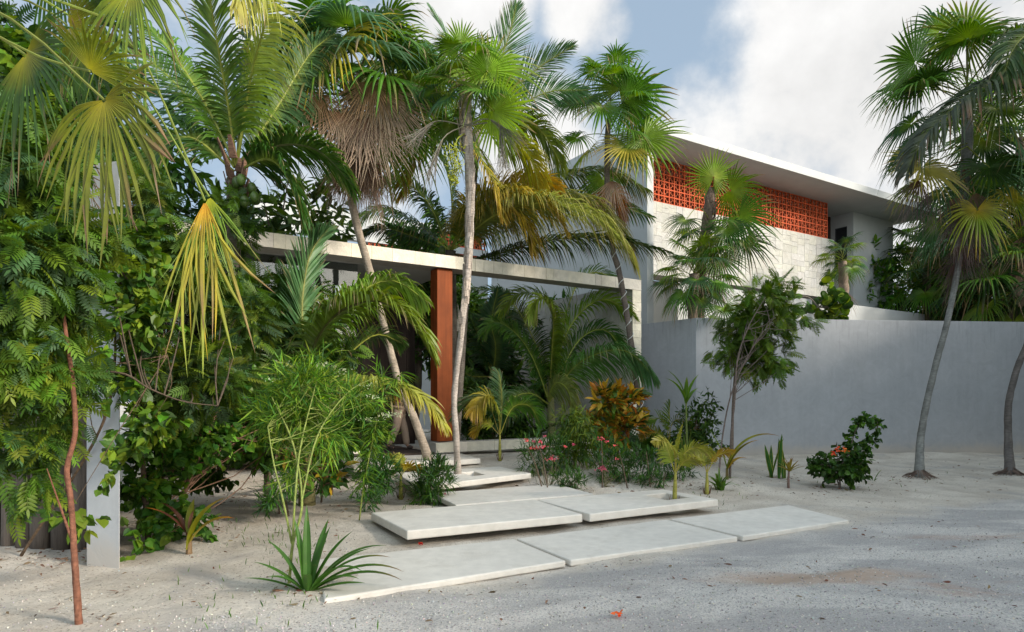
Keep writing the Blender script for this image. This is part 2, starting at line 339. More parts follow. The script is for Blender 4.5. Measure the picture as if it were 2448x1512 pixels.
m = M(); m.add(np.stack([Xg, Yg, Zg], -1), np.stack([i+j, i+j+1, i+nx+j+1, i+nx+j], -1))
o = m.build('ground', ground_mat(), None, True); o['kind'] = 'structure'
o['label'] = 'pale sand garden running into a grey gravel track with rusty streaks'

# ================================================================ stone slabs of the path
def slab_quad(c, z, th, hole=None, seed=0):
    """c: back-left, front-left, front-right, back-right as seen in the photo, laid at height z"""
    pt = []
    for (px, py) in c:
        Z = FPX*(CH-z)/(py-HY); pt.append(np.array([(px-CX)/FPX*Z, Z, z]))
    BL, FL, FR, BR = pt
    m = M(); dn = np.array([0, 0, -th]); r = rs(seed); cc = np.array([.64, .60, .54])*(.97+.06*r.rand())
    def q(a, b): return (BL*(1-a)+BR*a)*(1-b)+(FL*(1-a)+FR*a)*b
    def piece(a0, a1, b0, b1):
        t = [q(a0, b1), q(a1, b1), q(a1, b0), q(a0, b0)]
        m.box8([p+dn for p in t], t, cc)
    if hole is None: piece(0, 1, 0, 1)
    else:
        a0, a1, b0, b1 = hole
        A = [0, a0, a1, 1]; B = [0, b0, b1, 1]
        V = [q(a, b) for b in B for a in A]+[q(a, b)+dn for b in B for a in A]; F = []
        for y in range(3):
            for x in range(3):
                if (x, y) == (1, 1): continue
                k = y*4+x; F.append([k+4, k+5, k+1, k]); F.append([16+k, 16+k+1, 16+k+5, 16+k+4])
        rim = [0, 1, 2, 3, 7, 11, 15, 14, 13, 12, 8, 4]
        for a, b in zip(rim, rim[1:]+rim[:1]): F.append([a, b, b+16, a+16])
        hr = [5, 6, 10, 9]
        for a, b in zip(hr, hr[1:]+hr[:1]): F.append([b, a, a+16, b+16])
        m.add(V, F, None, cc)
    return m
SL = [
 ('flush kerb slab at the front left, one corner buried beside the strappy lily', [(748, 1338), (775, 1432), (1353, 1340), (1228, 1288)], .035, .06, None),
 ('flush kerb slab in the middle of the front row, between two open joints', [(1234, 1287), (1364, 1339), (1764, 1283), (1594, 1241.5)], .035, .06, None),
 ('flush kerb slab at the right end of the front row, tapering into gravel', [(1603, 1240.5), (1776, 1281.5), (2030, 1243), (1885, 1207)], .035, .06, None),
 ('thick raised slab on the left of the second row, its front corner overhanging sand', [(887, 1225), (973, 1269), (1393, 1229), (1279, 1194)], .16, .095, None),
 ('thick raised slab with a square planting hole holding a young coconut palm', [(1284, 1194.5), (1410, 1228.6), (1717, 1193.5), (1585, 1169.5)], .16, .095, (.70, .90, .28, .72)),
 ('low slab in the third row behind the two raised slabs', [(1030, 1178), (1089, 1207), (1419, 1180), (1331, 1157)], .12, .07, None),
 ('raised slab pierced by the tall slim palm trunk', [(945, 1130), (1000, 1163), (1270, 1131), (1194, 1115)], .23, .09, (.52, .64, .35, .72)),
 ('landing slab directly below the dark timber entry', [(816, 1094), (846, 1115), (1149, 1096), (1104, 1084)], .34, .10, None)]
for k, (lab, c, z, th, hole) in enumerate(SL):
    o = slab_quad(c, z, th, hole, k).build('stone_slab', SLABM, None, False, .014)
    tag(o, lab, 'stone slab', 'limestone slabs of the entrance path')

# ================================================================ frames of reference
Dv = np.array([.853, .522, 0]); Nv = np.array([-.522, .853, 0]); UZ = np.array([0, 0, 1.0])
HO = np.array([3.863, 18.3, 0]); PO = np.array([-1.29, 13.5, 0])
def fb(m, O, t0, t1, s0, s1, z0, z1, C=(.6, .6, .6)):
    m.box(O+Dv*t0+Nv*s0+UZ*z0, Dv*(t1-t0), Nv*(s1-s0), UZ*(z1-z0), C)
def clad(m, o, ud, vd, nd, w, h, tile, th, base, var, rng, joint=.006):
    """irregular ashlar: split the face into rectangles and set each as a stone of its own depth and tone"""
    def rec(x0, y0, x1, y1, d):
        ww, hh = x1-x0, y1-y0
        lim = tile*rng.uniform(.75, 1.5)
        if (ww > lim*1.25 or hh > lim*.95) and d < 14:
            if ww/hh > rng.uniform(.8, 1.5) and ww > tile*.7:
                k = x0+ww*rng.uniform(.33, .67); rec(x0, y0, k, y1, d+1); rec(k, y0, x1, y1, d+1)
            elif hh > tile*.5:
                k = y0+hh*rng.uniform(.33, .67); rec(x0, y0, x1, k, d+1); rec(x0, k, x1, y1, d+1)
            else: st.append((x0, y0, x1, y1))
        else: st.append((x0, y0, x1, y1))
    st = []; rec(0, 0, w, h, 0)
    for (x0, y0, x1, y1) in st:
        t = th+rng.uniform(0, .012); g = joint*.5
        c = np.array(base)*(1+var*(rng.rand()-.5)*2)*np.array([1, 1-.02*rng.rand(), 1-.08*rng.rand()])
        m.box(o+ud*(x0+g)+vd*(y0+g), ud*(x1-x0-2*g), nd*t, vd*(y1-y0-2*g), c)

WHITE = (.46, .47, .465); GREY = (.40, .41, .43); SHD = (.5, .52, .55); STN = (.72, .67, .575)
# ---------------------------------------------------------------- pergola and entry
pg = thing('entrance_pergola', 'long flat stone faced frame and roof slab over the entry, with one rust brown post', 'pergola', PO)
rg = rs(5); m = M()
fb(m, PO, -5.75, 5.37, .02, .55, 4.235, 4.475, (.36, .33, .29))
clad(m, PO+Dv*-5.75+UZ*4.22+Nv*.02, Dv, UZ, -Nv, 11.12, .27, .42, .016, STN, .10, rg)
fb(m, PO, 5.10, 5.37, .02, .55, 0, 4.233, (.5, .47, .42)); clad(m, PO+Dv*5.08+Nv*.02, Dv, UZ, -Nv, .29, 4.218, .33, .018, STN, .10, rg)
fb(m, PO, -5.75, -5.42, .02, .55, 0, 4.233, (.5, .47, .42)); clad(m, PO+Dv*-5.76+Nv*.02, Dv, UZ, -Nv, .35, 4.218, .38, .018, STN, .10, rg)
m.build('stone_frame', STONE, pg)
m = M(); fb(m, PO, -5.7, .25, .552, 3.4, 4.24, 4.45, (.42, .41, .39)); fb(m, PO, -5.7, -5.45, .552, 3.3, 0, 4.238, (.3, .29, .27)); m.build('roof_and_added_wall', PLAST, pg)  # left end wall is added to close the entry and keep it dark
m = M(); fb(m, PO, -.27, .09, .10, .44, .57, 4.22, (.20, .048, .012)); m.build('timber_post', WOODM, pg, False, .012)
m = M(); fb(m, PO, -.35, 5.4, .0, .36, .345, .55, (.5, .47, .42)); clad(m, PO+Dv*-.35+UZ*.345, Dv, UZ, -Nv, 5.7, .21, .5, .012, STN, .10, rg)
m.build('stone_curb', STONE, pg)
m = M()
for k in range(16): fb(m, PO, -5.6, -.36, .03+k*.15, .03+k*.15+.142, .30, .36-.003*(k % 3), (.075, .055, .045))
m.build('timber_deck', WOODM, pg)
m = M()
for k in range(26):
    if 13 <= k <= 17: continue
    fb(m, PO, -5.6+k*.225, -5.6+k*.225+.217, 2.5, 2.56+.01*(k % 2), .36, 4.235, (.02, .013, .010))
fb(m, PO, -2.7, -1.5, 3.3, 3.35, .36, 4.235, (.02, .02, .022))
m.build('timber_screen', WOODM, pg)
m = M()
for k in range(3): fb(m, PO, -5.3+k*1.18, -5.3+k*1.18+1.16, .70, .712, .37, 4.23, (1, 1, 1))
m.build('glass_panel', GLASS, pg)
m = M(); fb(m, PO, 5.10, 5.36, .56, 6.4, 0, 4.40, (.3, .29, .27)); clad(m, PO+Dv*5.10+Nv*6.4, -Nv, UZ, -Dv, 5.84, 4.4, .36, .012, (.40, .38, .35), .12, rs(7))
m.build('side_wall', STONE, pg)
# plinth block by the landing
o = M(); c = GR(838, 1097); o.box(c+np.array([-.25, 0, -.05]), Dv*.45, Nv*.35, UZ*.30, STN)
tag(o.build('stone_block', STONE, None, False, .012), 'small squared pale stone block beside the landing slab', 'stone block')

# ---------------------------------------------------------------- villa
vl = thing('villa', 'two storey plastered house with deep roof overhang, terracotta screen and pale stone wall', 'house', HO)
m = M()
fb(m, HO, 0, .25, 0, 9, 0, 9.188, WHITE); m.build('side_wall', PLAST, vl, False, .006)
m = M(); fb(m, HO, -.003, 16.6, -.003, 9.2, 9.19, 9.454, WHITE); m.build('roof', PLAST, vl, False, .008)
m = M(); fb(m, HO, .252, 11.37, 1.46, 2.2, 5.42, 7.76, (.30, .28, .25)); clad(m, HO+Dv*.26+Nv*1.46+UZ*5.42, Dv, UZ, -Nv, 11.11, 2.34, .37, .016, (.46, .46, .44), .08, rs(11), .007)
m.build('stone_wall', STONE, vl)
m = M(); fb(m, HO, .252, 13.0, 2.25, 2.45, 0, 5.415, WHITE); fb(m, HO, 11.5, 13.0, 3.9, 4.1, 5.42, 9.188, WHITE); m.build('lower_wall', PLAST, vl)
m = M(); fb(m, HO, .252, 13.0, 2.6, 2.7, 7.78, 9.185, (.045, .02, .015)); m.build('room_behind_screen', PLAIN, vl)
# terracotta screen of pierced blocks
def screen(m, O, t0, t1, s, z0, rows, a, dep=.07, fl=1):
    n = int((t1-t0)/a); rr_ = rs(int(n+rows)); cO = np.array((.50, .088, .03)); cI = np.array((.54, .14, .06))
    for k in range(n+1): fb(m, O, t0+k*a-.019, t0+k*a+.019, s, s+dep, z0, z0+rows*a, cO*rr_.uniform(.85, 1.1))
    for r_ in range(rows+1):
        for k in range(n): fb(m, O, t0+k*a+.0195, t0+(k+1)*a-.0195, s+.002, s+dep-.002, z0+r_*a-.018, z0+r_*a+.018, cO*rr_.uniform(.75, 1.15))
    ang = np.linspace(0, math.pi/2, 6)
    for r_ in range(rows):
        for k in range(n):
            odd = (r_+k) % 2; kI = cI*rr_.uniform(.7, 1.2)
            for q in range(2):
                # opposite corners
                cx, cy = ((0, 0), (1, 1))[q] if odd else ((1, 0), (0, 1))[q]
                sx, sy = (1 if cx == 0 else -1), (1 if cy == 0 else -1)
                V = []
                for A in ang:
                    for rad in (.42, .475):
                        x = cx+sx*math.cos(A)*rad; y = cy+sy*math.sin(A)*rad
                        for dd in (s+.015, s+dep-.015): V.append(O+Dv*(t0+(k+x)*a)+Nv*dd+UZ*(z0+(r_+y)*a))
                F = []
                for z_ in range(len(ang)-1):
                    b = z_*4; e = b+4
                    F += [[b, b+2, e+2, e], [b+1, e+1, e+3, b+3], [b, e, e+1, b+1], [b+2, b+3, e+3, e+2]]
                m.add(V, F, None, kI)
            # link between the arcs
            u0, u1 = .33, .67; wd = .02
            pts = [(u0, u0), (u1, u1)] if odd else [(1-u0, u0), (1-u1, u1)]
            sg = 1 if odd else -1
            bq = [(pts[0][0]+wd, pts[0][1]-sg*wd), (pts[1][0]+wd, pts[1][1]-sg*wd), (pts[1][0]-wd, pts[1][1]+sg*wd), (pts[0][0]-wd, pts[0][1]+sg*wd)]
            A_ = [O+Dv*(t0+(k+x)*a)+Nv*(s+.017)+UZ*(z0+(r_+y)*a) for x, y in bq]
            m.box8(A_, [p+Nv*(dep-.034) for p in A_], kI)
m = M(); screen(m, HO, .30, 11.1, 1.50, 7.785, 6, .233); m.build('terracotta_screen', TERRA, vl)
m = M()
fb(m, HO, 13.04, 16.07, 1.63, 1.9, 0, 9.188, WHITE); fb(m, HO, 13.04, 16.07, 2.42, 6, 0, 9.188, WHITE)
fb(m, HO, 13.04, 16.07, 1.9, 2.42, 0, 7.0, WHITE); fb(m, HO, 13.04, 16.07, 1.9, 2.42, 8.65, 9.188, WHITE); m.build('corner_block', PLAST, vl)
m = M(); fb(m, HO, 13.10, 13.12, 1.9, 2.42, 7.0, 8.65, (.02, .022, .025)); wn = m.build('window', PLAIN, vl)
m = M(); fb(m, HO, 13.032, 13.06, 1.9, 1.93, 7.0, 8.65, (.05, .05, .055)); fb(m, HO, 13.032, 13.06, 2.39, 2.42, 7.0, 8.65, (.05, .05, .055)); fb(m, HO, 13.033, 13.06, 1.93, 2.39, 7.0, 7.03, (.05, .05, .055)); fb(m, HO, 13.033, 13.06, 1.93, 2.39, 8.62, 8.65, (.05, .05, .055))
frm = m.build('window_frame', PLAIN, vl); frm.parent = wn
m = M(); fb(m, HO, 1.216, 15.37, 0, .2, 0, 4.92, WHITE); fb(m, HO, 1.216, 1.416, .2, 2.25, 0, 4.92, WHITE); m.build('terrace_parapet', PLAST, vl, False, .006)
# rear wing
wg = thing('rear_wing', 'white rear wing of the house glimpsed between palm fronds above the stone beam', 'house', HO+Nv*9)
WO = HO+Nv*9.3
m = M(); fb(m, WO, -9, 0, 0, .3, 0, 7.0, WHITE); fb(m, WO, -9, 0, 0, .3, 7.24, 7.5, WHITE); fb(m, WO, -9, 0, 0, .3, 8.0, 8.25, WHITE); fb(m, WO, -9, -3, 0, .3, 7.5, 8.0, WHITE)
m.build('wall', PLAST, wg)
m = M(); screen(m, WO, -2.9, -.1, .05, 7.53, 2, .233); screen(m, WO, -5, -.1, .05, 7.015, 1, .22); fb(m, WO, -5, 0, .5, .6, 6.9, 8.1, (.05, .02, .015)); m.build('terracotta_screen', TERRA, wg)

# ---------------------------------------------------------------- grey garden wall
gw = thing('garden_wall', 'tall smooth blue grey plastered garden wall turning a sharp corner', 'wall', (4.745, 16.5, 0))
A = np.array([4.745, 16.5, -.2]); B = np.array([17.5, 17.75, -.2]); C_ = np.array([3.62, 17.93, -.2])
th = .25; dAB = nrm(B-A); nAB = np.array([-dAB[1], dAB[0], 0]); dAC = nrm(C_-A); nAC = np.array([dAC[1], -dAC[0], 0])*1.0
kk = A+nAB*th+dAB*.05
m = M(); hh = np.array([0, 0, 3.75])
b = [A, B, B+nAB*th, A+nAB*th+dAB*.28]; m.box8(b, [p+hh for p in b], GREY)
m.build('long_face', WALLM, gw, False, .006)
m = M(); b = [A+dAC*.002-nAB*0, A+nAB*th+dAB*.277, C_+nAC*th, C_]; m.box8(b, [p+hh+np.array([0, 0, .0]) for p in b], (.40, .42, .45)); m.build('return_face', WALLM, gw, False, .006)

# ---------------------------------------------------------------- left pillar wall, wooden palisade
pw = M(); c0 = P(207, 1350, 5.72); c0[2] = -.1; c1 = P(286, 1350, 5.62); c1[2] = -.1
b = [c0, c1, c1+Nv*3.6, c0+Nv*3.6]; pw.box8(b, [p+np.array([0, 0, 3.68]) for p in b], (.50, .52, .54))
tag(pw.build('end_wall', WALLM, None, False, .008), 'grey plaster wall end standing like a pillar among the leaves at left', 'wall')
fe = thing('palisade_fence', 'dark fence of upright weathered wooden poles at the left edge', 'fence', P(90, 1310, 6.3)*np.array([1, 1, 0]))
r = rs(3)
for k in range(13):
    x = -6.5+k*.185+r.uniform(-.02, .02); y = 6.55-.02*k+r.uniform(-.03, .03); rad = r.uniform(.075, .1)
    m = M(); m.tube([(x, y, -.1), (x+r.uniform(-.03, .03), y, 1.4), (x+r.uniform(-.05, .05), y, 2.7+r.uniform(-.2, .2))], [rad, rad*.95, rad*.9], 9, 10, np.array([.13, .105, .088])*r.uniform(.7, 1.2), .12, r)
    m.build('post', POLE, fe, True)
# ================================================================ leaf builders
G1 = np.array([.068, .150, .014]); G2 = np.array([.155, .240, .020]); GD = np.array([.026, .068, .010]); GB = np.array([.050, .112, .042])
YE = np.array([.52, .36, .03]); OR = np.array([.55, .24, .02]); DE = np.array([.29, .17, .10]); BR = np.array([.16, .075, .04]); GRY = np.array([.30, .22, .16])

def frond(m, ctrl, nl=52, ll=.75, wd=.035, droop=.45, c0=G1, c1=G2, tip=None, yel=0, seed=0, pet=.14, rr=.022, fwd=(65, 25), vee=.25, roll=0, side=None, gaps=0, rcol=None):
    """a feather leaf along a 3-D curve, leaflets hanging by their own weight"""
    r = rs(seed); nl = int(nl*1.35); wd *= 1.05; n = 40; c = spline(ctrl, n); T = nrm(np.gradient(c, axis=0))
    if side is None:
        h = c[-1]-c[0]; h[2] = 0
        if np.linalg.norm(h) < .15: h = np.array([1.0, .2, 0])
        side = np.cross(nrm(h), UZ)
    S = nrm(side-T*(T@side)[:, None]); N = np.cross(S, T)
    if roll:
        a = roll*np.ones((n, 1)); S, N = S*np.cos(a)+N*np.sin(a), N*np.cos(a)-S*np.sin(a)
    rc = np.array([.30, .33, .06]) if rcol is None else rcol
    m.tube(c[::3], [rr, rr*.8, rr*.5, rr*.2], 5, 16, rc)
    us = np.linspace(pet, .995, nl); L0 = np.linalg.norm(np.diff(c, axis=0), axis=1).sum()
    V = []; C = []; Q = []; Tt = []; b = 0
    for u in us:
        w = (u-pet)/(1-pet); prof = (math.sin(math.pi*min(1, (w*.82+.14))**.85))**.75
        p = np.array([np.interp(u*(n-1), np.arange(n), c[:, k]) for k in range(3)]); q = int(u*(n-1))
        t, s_, nn = T[q], S[q], N[q]
        fa = R(fwd[0]+(fwd[1]-fwd[0])*w)
        for sg in (-1, 1):
            if gaps and r.rand() < gaps: continue
            l = ll*max(.22, prof)*r.uniform(.86, 1.08); fa2 = fa+R(r.uniform(-5, 5))
            d = nrm(s_*sg*math.sin(fa2)+t*math.cos(fa2)+nn*(vee+r.uniform(-.12, .12)))
            wv = nrm(t-d*(t@d)+nn*r.uniform(-.3, .5)); dr = droop*r.uniform(.7, 1.35)
            col = c0*(1-w)+c1*w
            col = col*r.uniform(.8, 1.2)
            tc = tip if tip is not None else col*1.1
            if r.rand() < .22: tc = DE*r.uniform(.7, 1.2)
            if yel and r.rand() < yel: col = col*.35+YE*.65; tc = YE
            hw = wd*.5
            for st, wf in ((0, .55), (.3, 1), (.62, .85), (.85, .5), (1, 0)):
                dd = d.copy(); pp = p+d*l*st; pp[2] -= dr*l*st*st*(.65+.35*st); pp = pp-d*(dr*.28*l*st**2)
                k = min(1, max(0, (st-.55)/.45)); cl = col*(1-k*.8)+tc*k*.8
                if st < .1: cl = col*.7+rc*.3
                if wf: V += [pp-wv*hw*wf, pp+wv*hw*wf]; C += [cl, cl]
                else: V.append(pp); C.append(cl)
            Q += [[b, b+1, b+3, b+2], [b+2, b+3, b+5, b+4], [b+4, b+5, b+7, b+6]]; Tt.append([b+6, b+7, b+8]); b += 9
    m.add(V, Q, Tt, np.array(C))

def fan(m, pet, Td, Sd, Rad, n=38, span=300, join=.45, droop=.5, cup=.1, c0=G1, c1=G1, chub=None, tipc=None, seed=0, pr=.014, yel=0, pleat=.55, dead=False, short=.22, wild=0):
    """a palmate leaf: petiole curve, then pleated segments joined near the hub and free at the tips"""
    r = rs(seed); pc = spline(pet, 10); chub = G2*1.15 if chub is None else chub
    m.tube(pc, [pr, pr*.7], 5, 9, (DE if dead else np.array([.22, .26, .05])))
    H = pc[-1]; T = nrm(Td); S = nrm(np.asarray(Sd, float)-T*(T@np.asarray(Sd, float))); N = np.cross(T, S)
    if N[2] < 0 and abs(N[2]) > .05: N = -N
    dphi = R(span)/n; V = []; C = []; Q = []; b = 0
    for k in range(n):
        ph = -R(span)/2+dphi*(k+.5); a = abs(ph)/math.pi
        D = nrm(math.cos(ph)*T+math.sin(ph)*S); W = nrm(-math.sin(ph)*T+math.cos(ph)*S)
        L = Rad*(1-short*a*a)*r.uniform(.9, 1.06); rj = join*(1-.25*a)*r.uniform(.9, 1.1); dr = droop*r.uniform(.6, 1.5); tw = r.uniform(-.25, .25) if dead else r.uniform(-.08, .08); tw += r.uniform(-1, 1)*wild; L *= 1-wild*.5*r.rand(); dr += wild*r.rand()*1.2
        col = (c0*(1-a)+c1*a)*r.uniform(.82, 1.18)
        tc = col if tipc is None else tipc*r.uniform(.8, 1.15)
        if yel and r.rand() < yel: tc = YE*r.uniform(.7, 1)
        elif not dead and r.rand() < .25: tc = DE*r.uniform(.7, 1.2)
        for st in (.03, .2, .4, .6, .8, 1.0):
            rrr = st*L
            hw = min(rrr, rj*L)*math.tan(dphi/2)*1.03
            if st > rj: hw *= max(.04, 1-((st-rj)/(1-rj))**1.6)
            f = max(0, st-.25)
            p = H+D*rrr*(1-.12*dr*f*f)+N*cup*Rad*math.sin(st*1.8)+W*tw*Rad*f*f-UZ*dr*Rad*f*f*1.1
            if dead: p = p*(1)-UZ*Rad*f*.25+N*r.uniform(-.04, .04)*Rad*st
            kk = min(1, st/.35); cl = chub*(1-kk)+col*kk; k2 = max(0, (st-.6)/.4); cl = cl*(1-k2)+tc*k2
            V += [p-W*hw, p+N*hw*pleat*1.3, p+W*hw]; C += [cl*.93, cl*1.1, cl*.93]
        for q in range(5):
            e = b+q*3; Q += [[e, e+1, e+4, e+3], [e+1, e+2, e+5, e+4]]
        b += 18
    m.add(V, Q, None, np.array(C))

# ---- templates for small leaves
def T_lance(w=.13, seg=3, fold=.25, bend=.12):
    xs = [0, .3, .65]; V = []; Q = []
    for x in xs:
        hw = w*.5*{0: .25, .3: 1, .65: .8}[x]; z = -bend*x*x
        V += [(x, -hw, z+fold*hw), (x, 0, z), (x, hw, z+fold*hw)]
    V.append((1, 0, -bend)); Q = [[0, 1, 4, 3], [1, 2, 5, 4], [3, 4, 7, 6], [4, 5, 8, 7]]; T = [[6, 7, 9], [7, 8, 9]]
    return np.array(V, float), np.array(Q), np.array(T), np.ones((len(V), 3))
def T_heart(w=.95):
    V = [(0, 0, 0), (-.10, -.28*w, .05), (.22, -.5*w, .10), (.62, -.36*w, .05), (1, 0, -.12), (.62, .36*w, .05), (.22, .5*w, .10), (-.10, .28*w, .05), (.4, 0, -.03)]
    T = [[0, 1, 8], [1, 2, 8], [2, 3, 8], [3, 4, 8], [4, 5, 8], [5, 6, 8], [6, 7, 8], [7, 0, 8]]
    return np.array(V, float), np.zeros((0, 4), int), np.array(T), np.ones((9, 3))
def T_disc():
    a = np.linspace(0, 2*math.pi, 11)[:-1]; V = [(0.5+.5*math.cos(q), .55*math.sin(q), .10*abs(math.sin(q))+.03*math.cos(q*2)) for q in a]+[(.5, 0, -.02)]
    return np.array(V, float), np.zeros((0, 4), int), np.array([[k, (k+1) % 10, 10] for k in range(10)]), np.ones((11, 3))
def T_pinnate(pairs=7, ll=.34, w=.30, arch=.25, twice=False):
    lv, lq, lt, lc = T_lance(w, fold=.2, bend=.15); V = []; Q = []; T = []; b = 0
    def put(x, ang, l, sg):
        nonlocal b
        ca, sa = math.cos(ang), math.sin(ang)
        q = lv*l; X = q[:, 0]*ca-q[:, 1]*sa; Y = q[:, 0]*sa+q[:, 1]*ca
        z0 = -arch*x*x; V.append(np.stack([x+X, Y, z0+q[:, 2]-.12*np.abs(Y)-arch*.8*X*x], 1)); Q.append(lq+b); T.append(lt+b); b += len(lv)
    for k in range(pairs):
        x = .16+.80*k/pairs
        for sg in (-1, 1): put(x, sg*R(62-12*k/pairs), ll*(1-.35*abs(k/pairs-.4)), sg)
    put(.93, 0, ll*.85, 1)
    # the stalk
    V.append(np.array([(0, -.008, 0), (0, .008, 0), (.5, .006, -arch*.25), (.5, -.006, -arch*.25), (.95, .004, -arch*.9), (.95, -.004, -arch*.9)])); Q.append(np.array([[0, 1, 2, 3], [3, 2, 4, 5]])+b)
    V = np.vstack(V); return V, np.vstack(Q), np.vstack(T), np.ones((len(V), 3))
LANCE = T_lance(.12); NARROW = T_lance(.07, bend=.2); BROAD = T_lance(.42, fold=.3, bend=.25); HEART = T_heart(); DISC = T_disc(); NEEM = T_pinnate(); FINE = T_pinnate(9, .22, .32, .2)
PETAL = T_lance(.8, fold=.4, bend=.2)

def orient(d, r, roll=.5, up=None):
    n = len(d); u = np.tile([0, 0, 1.0], (n, 1))+r.randn(n, 3)*roll
    Y = nrm(np.cross(u, d)); Z = np.cross(d, Y); return np.stack([d, Y, Z], 2)
def pal(r, n, cols, jit=.2):
    c = np.array(cols)[r.randint(0, len(cols), n)]; return c*(1+jit*(r.rand(n, 1)*2-1))*(1+.06*r.randn(n, 3))
def foliage(m, blobs, ncl, nper, tm, size, cols, seed=0, spread=1.2, grav=.35, out=.8, roll=.5, shell=.45, jit=.2, twig=None, tw_r=.006):
    """leaf clusters through ellipsoids (centre, radii); returns the cluster centres"""
    r = rs(seed); vol = np.array([np.prod(b[1]) for b in blobs]); idx = r.choice(len(blobs), ncl, p=vol/vol.sum())
    c = np.array([blobs[k][0] for k in idx]); rad = np.array([blobs[k][1] for k in idx])
    dr = nrm(r.randn(ncl, 3)); ro = r.rand(ncl, 1)**shell
    cen = c+dr*rad*ro; od = nrm(dr+np.array([0, 0, .25]))
    cs = np.repeat(cen, nper, 0); ods = np.repeat(od, nper, 0); n = len(cs)
    pos = cs+ods*size*spread*(r.rand(n, 1)-.5)+r.randn(n, 3)*size*.12
    d = nrm(ods*out+nrm(r.randn(n, 3))*.9-np.array([0, 0, grav])); sz = size*r.uniform(.65, 1.15, (n, 1, 1))
    clc = np.repeat(1+.28*(r.rand(ncl, 1)*2-1), nper, 0)
    m.inst(tm, orient(d, r, roll)*sz, pos, pal(r, n, cols, jit)*clc)
    return cen
def pblob(px, py, Z, rx, ry, rz=None):
    """an ellipsoid given by its place and size in the photo"""
    k = Z/FPX; return (P(px, py, Z), np.array([rx*k, (rz if rz else rx*k), ry*k]))
def branches(m, trunk, cens, r, n=14, rad=.012, col=(.14, .10, .07), low=.3):
    tp = spline(trunk, 30); k0 = int(30*low)
    for c in cens[r.permutation(len(cens))[:n]]:
        q = tp[r.randint(k0, 30)]; 
        a = tp[k0+np.argmin(np.linalg.norm(tp[k0:]-c+UZ*np.linalg.norm(c-q)*.5, axis=1))]
        mid = (a+c)/2+r.randn(3)*.06*np.linalg.norm(c-a)-UZ*.04
        m.tube([a, mid, c], [rad, rad*.7, rad*.35], 5, 6, col, cap=False)

def trunk_part(root, pts, rads, col, name='trunk', mat_=None, seg=12, wob=.10, seed=0, rings=0, flare=True, n=None):
    r = rs(seed); m = M(); n = n or 70; c = spline(pts, n)
    rr = np.interp(np.linspace(0, 1, n), np.linspace(0, 1, len(rads)), rads)
    if flare: rr = rr*(1+.30*np.exp(-np.linspace(0, 1, n)*18))
    if rings: rr = rr*(1+rings*(np.arange(n) % 2)*1.0)*(1+.05*(r.rand(n)-.5))
    T = nrm(np.gradient(c, axis=0)); A = nrm(np.cross(T, [.1, .2, 1.0])) if abs(T[0][2]) < .8 else nrm(np.cross(T, [1, .1, .1])); B = np.cross(T, A)
    a = np.arange(seg)/seg*2*math.pi; R2 = rr[:, None]*(1+wob*(r.rand(n, seg)-.5))
    V = c[:, None]+R2[..., None]*(np.cos(a)[None, :, None]*A[:, None]+np.sin(a)[None, :, None]*B[:, None])
    i = np.arange(n-1)[:, None]*seg; j = np.arange(seg)[None]; Q = np.stack([i+j, i+(j+1) % seg, i+seg+(j+1) % seg, i+seg+j], -1).reshape(-1, 4)
    C = np.array(col)*(1+.38*(r.rand(n, seg, 1)-.5))*(1+.14*np.sin(np.arange(n)*1.7+r.rand(n))[:, None, None]); m.add(V.reshape(-1, 3), Q, None, C.reshape(-1, 3))
    m.build(name, mat_ or BARK, root, True); return c
def boots(root, top, axis, rad, h, n, seed=0, col=(.33, .25, .18), name='leaf_bases', ln=.3, spreadf=.35):
    """old split leaf stalks clasping the top of the stem"""
    r = rs(seed); m = M()
    for k in range(n):
        a = k*2.4+r.rand()*.3; o = np.array([math.cos(a), math.sin(a), 0]); z = h*(k/n); p = top-axis*(h-z)+o*rad*.8
        w = nrm(np.cross(o, UZ))*rad*r.uniform(.35, .6); l = ln*r.uniform(.6, 1.3); c = np.array(col)*r.uniform(.6, 1.3)
        e = p+UZ*l+o*l*spreadf*r.uniform(.5, 1.3)
        m.add([p-w, p+w, p+w*.8+o*.02, p-w*.8+o*.02, e-w*.35, e+w*.35, e+w*.3+o*.015, e-w*.3+o*.015], [[0, 1, 5, 4], [3, 2, 6, 7], [0, 3, 7, 4], [1, 2, 6, 5], [4, 5, 6, 7]], None, c)
    m.build(name, BARK, root)

# ---- shared leaf meshes by class
def arc(e0, bend, L, n=6):
    p = [np.zeros(3)]; 
    for k in range(n):
        a = R(e0-bend*((k+.5)/n)**1.25); p.append(p[-1]+np.array([math.cos(a), 0, math.sin(a)])*L/n)
    return p
FR = {}
def get_frond(e, v, style='g'):
    k = (e, v, style)
    if k not in FR:
        m = M(); bend = 75 if e > 60 else 95 if e > 10 else 55
        st = {'g': dict(c0=G1, c1=G1*1.1), 'b': dict(c0=GB, c1=GB), 'y': dict(c0=G2, c1=np.array([.28, .27, .04]), yel=.25, tip=YE*.8), 'd': dict(c0=GD, c1=GD*1.2), 'k': dict(c0=BR*1.2, c1=DE, tip=DE)}[style]
        frond(m, arc(e, bend, 3.0), 84, .80, .030, .30 if e > 50 else .55, seed=v*7+e+200, roll=(.45 if v else -.3), **st)
        FR[k] = m.mesh('frond_leaf', LEAF)
    return FR[k]
FA = {}
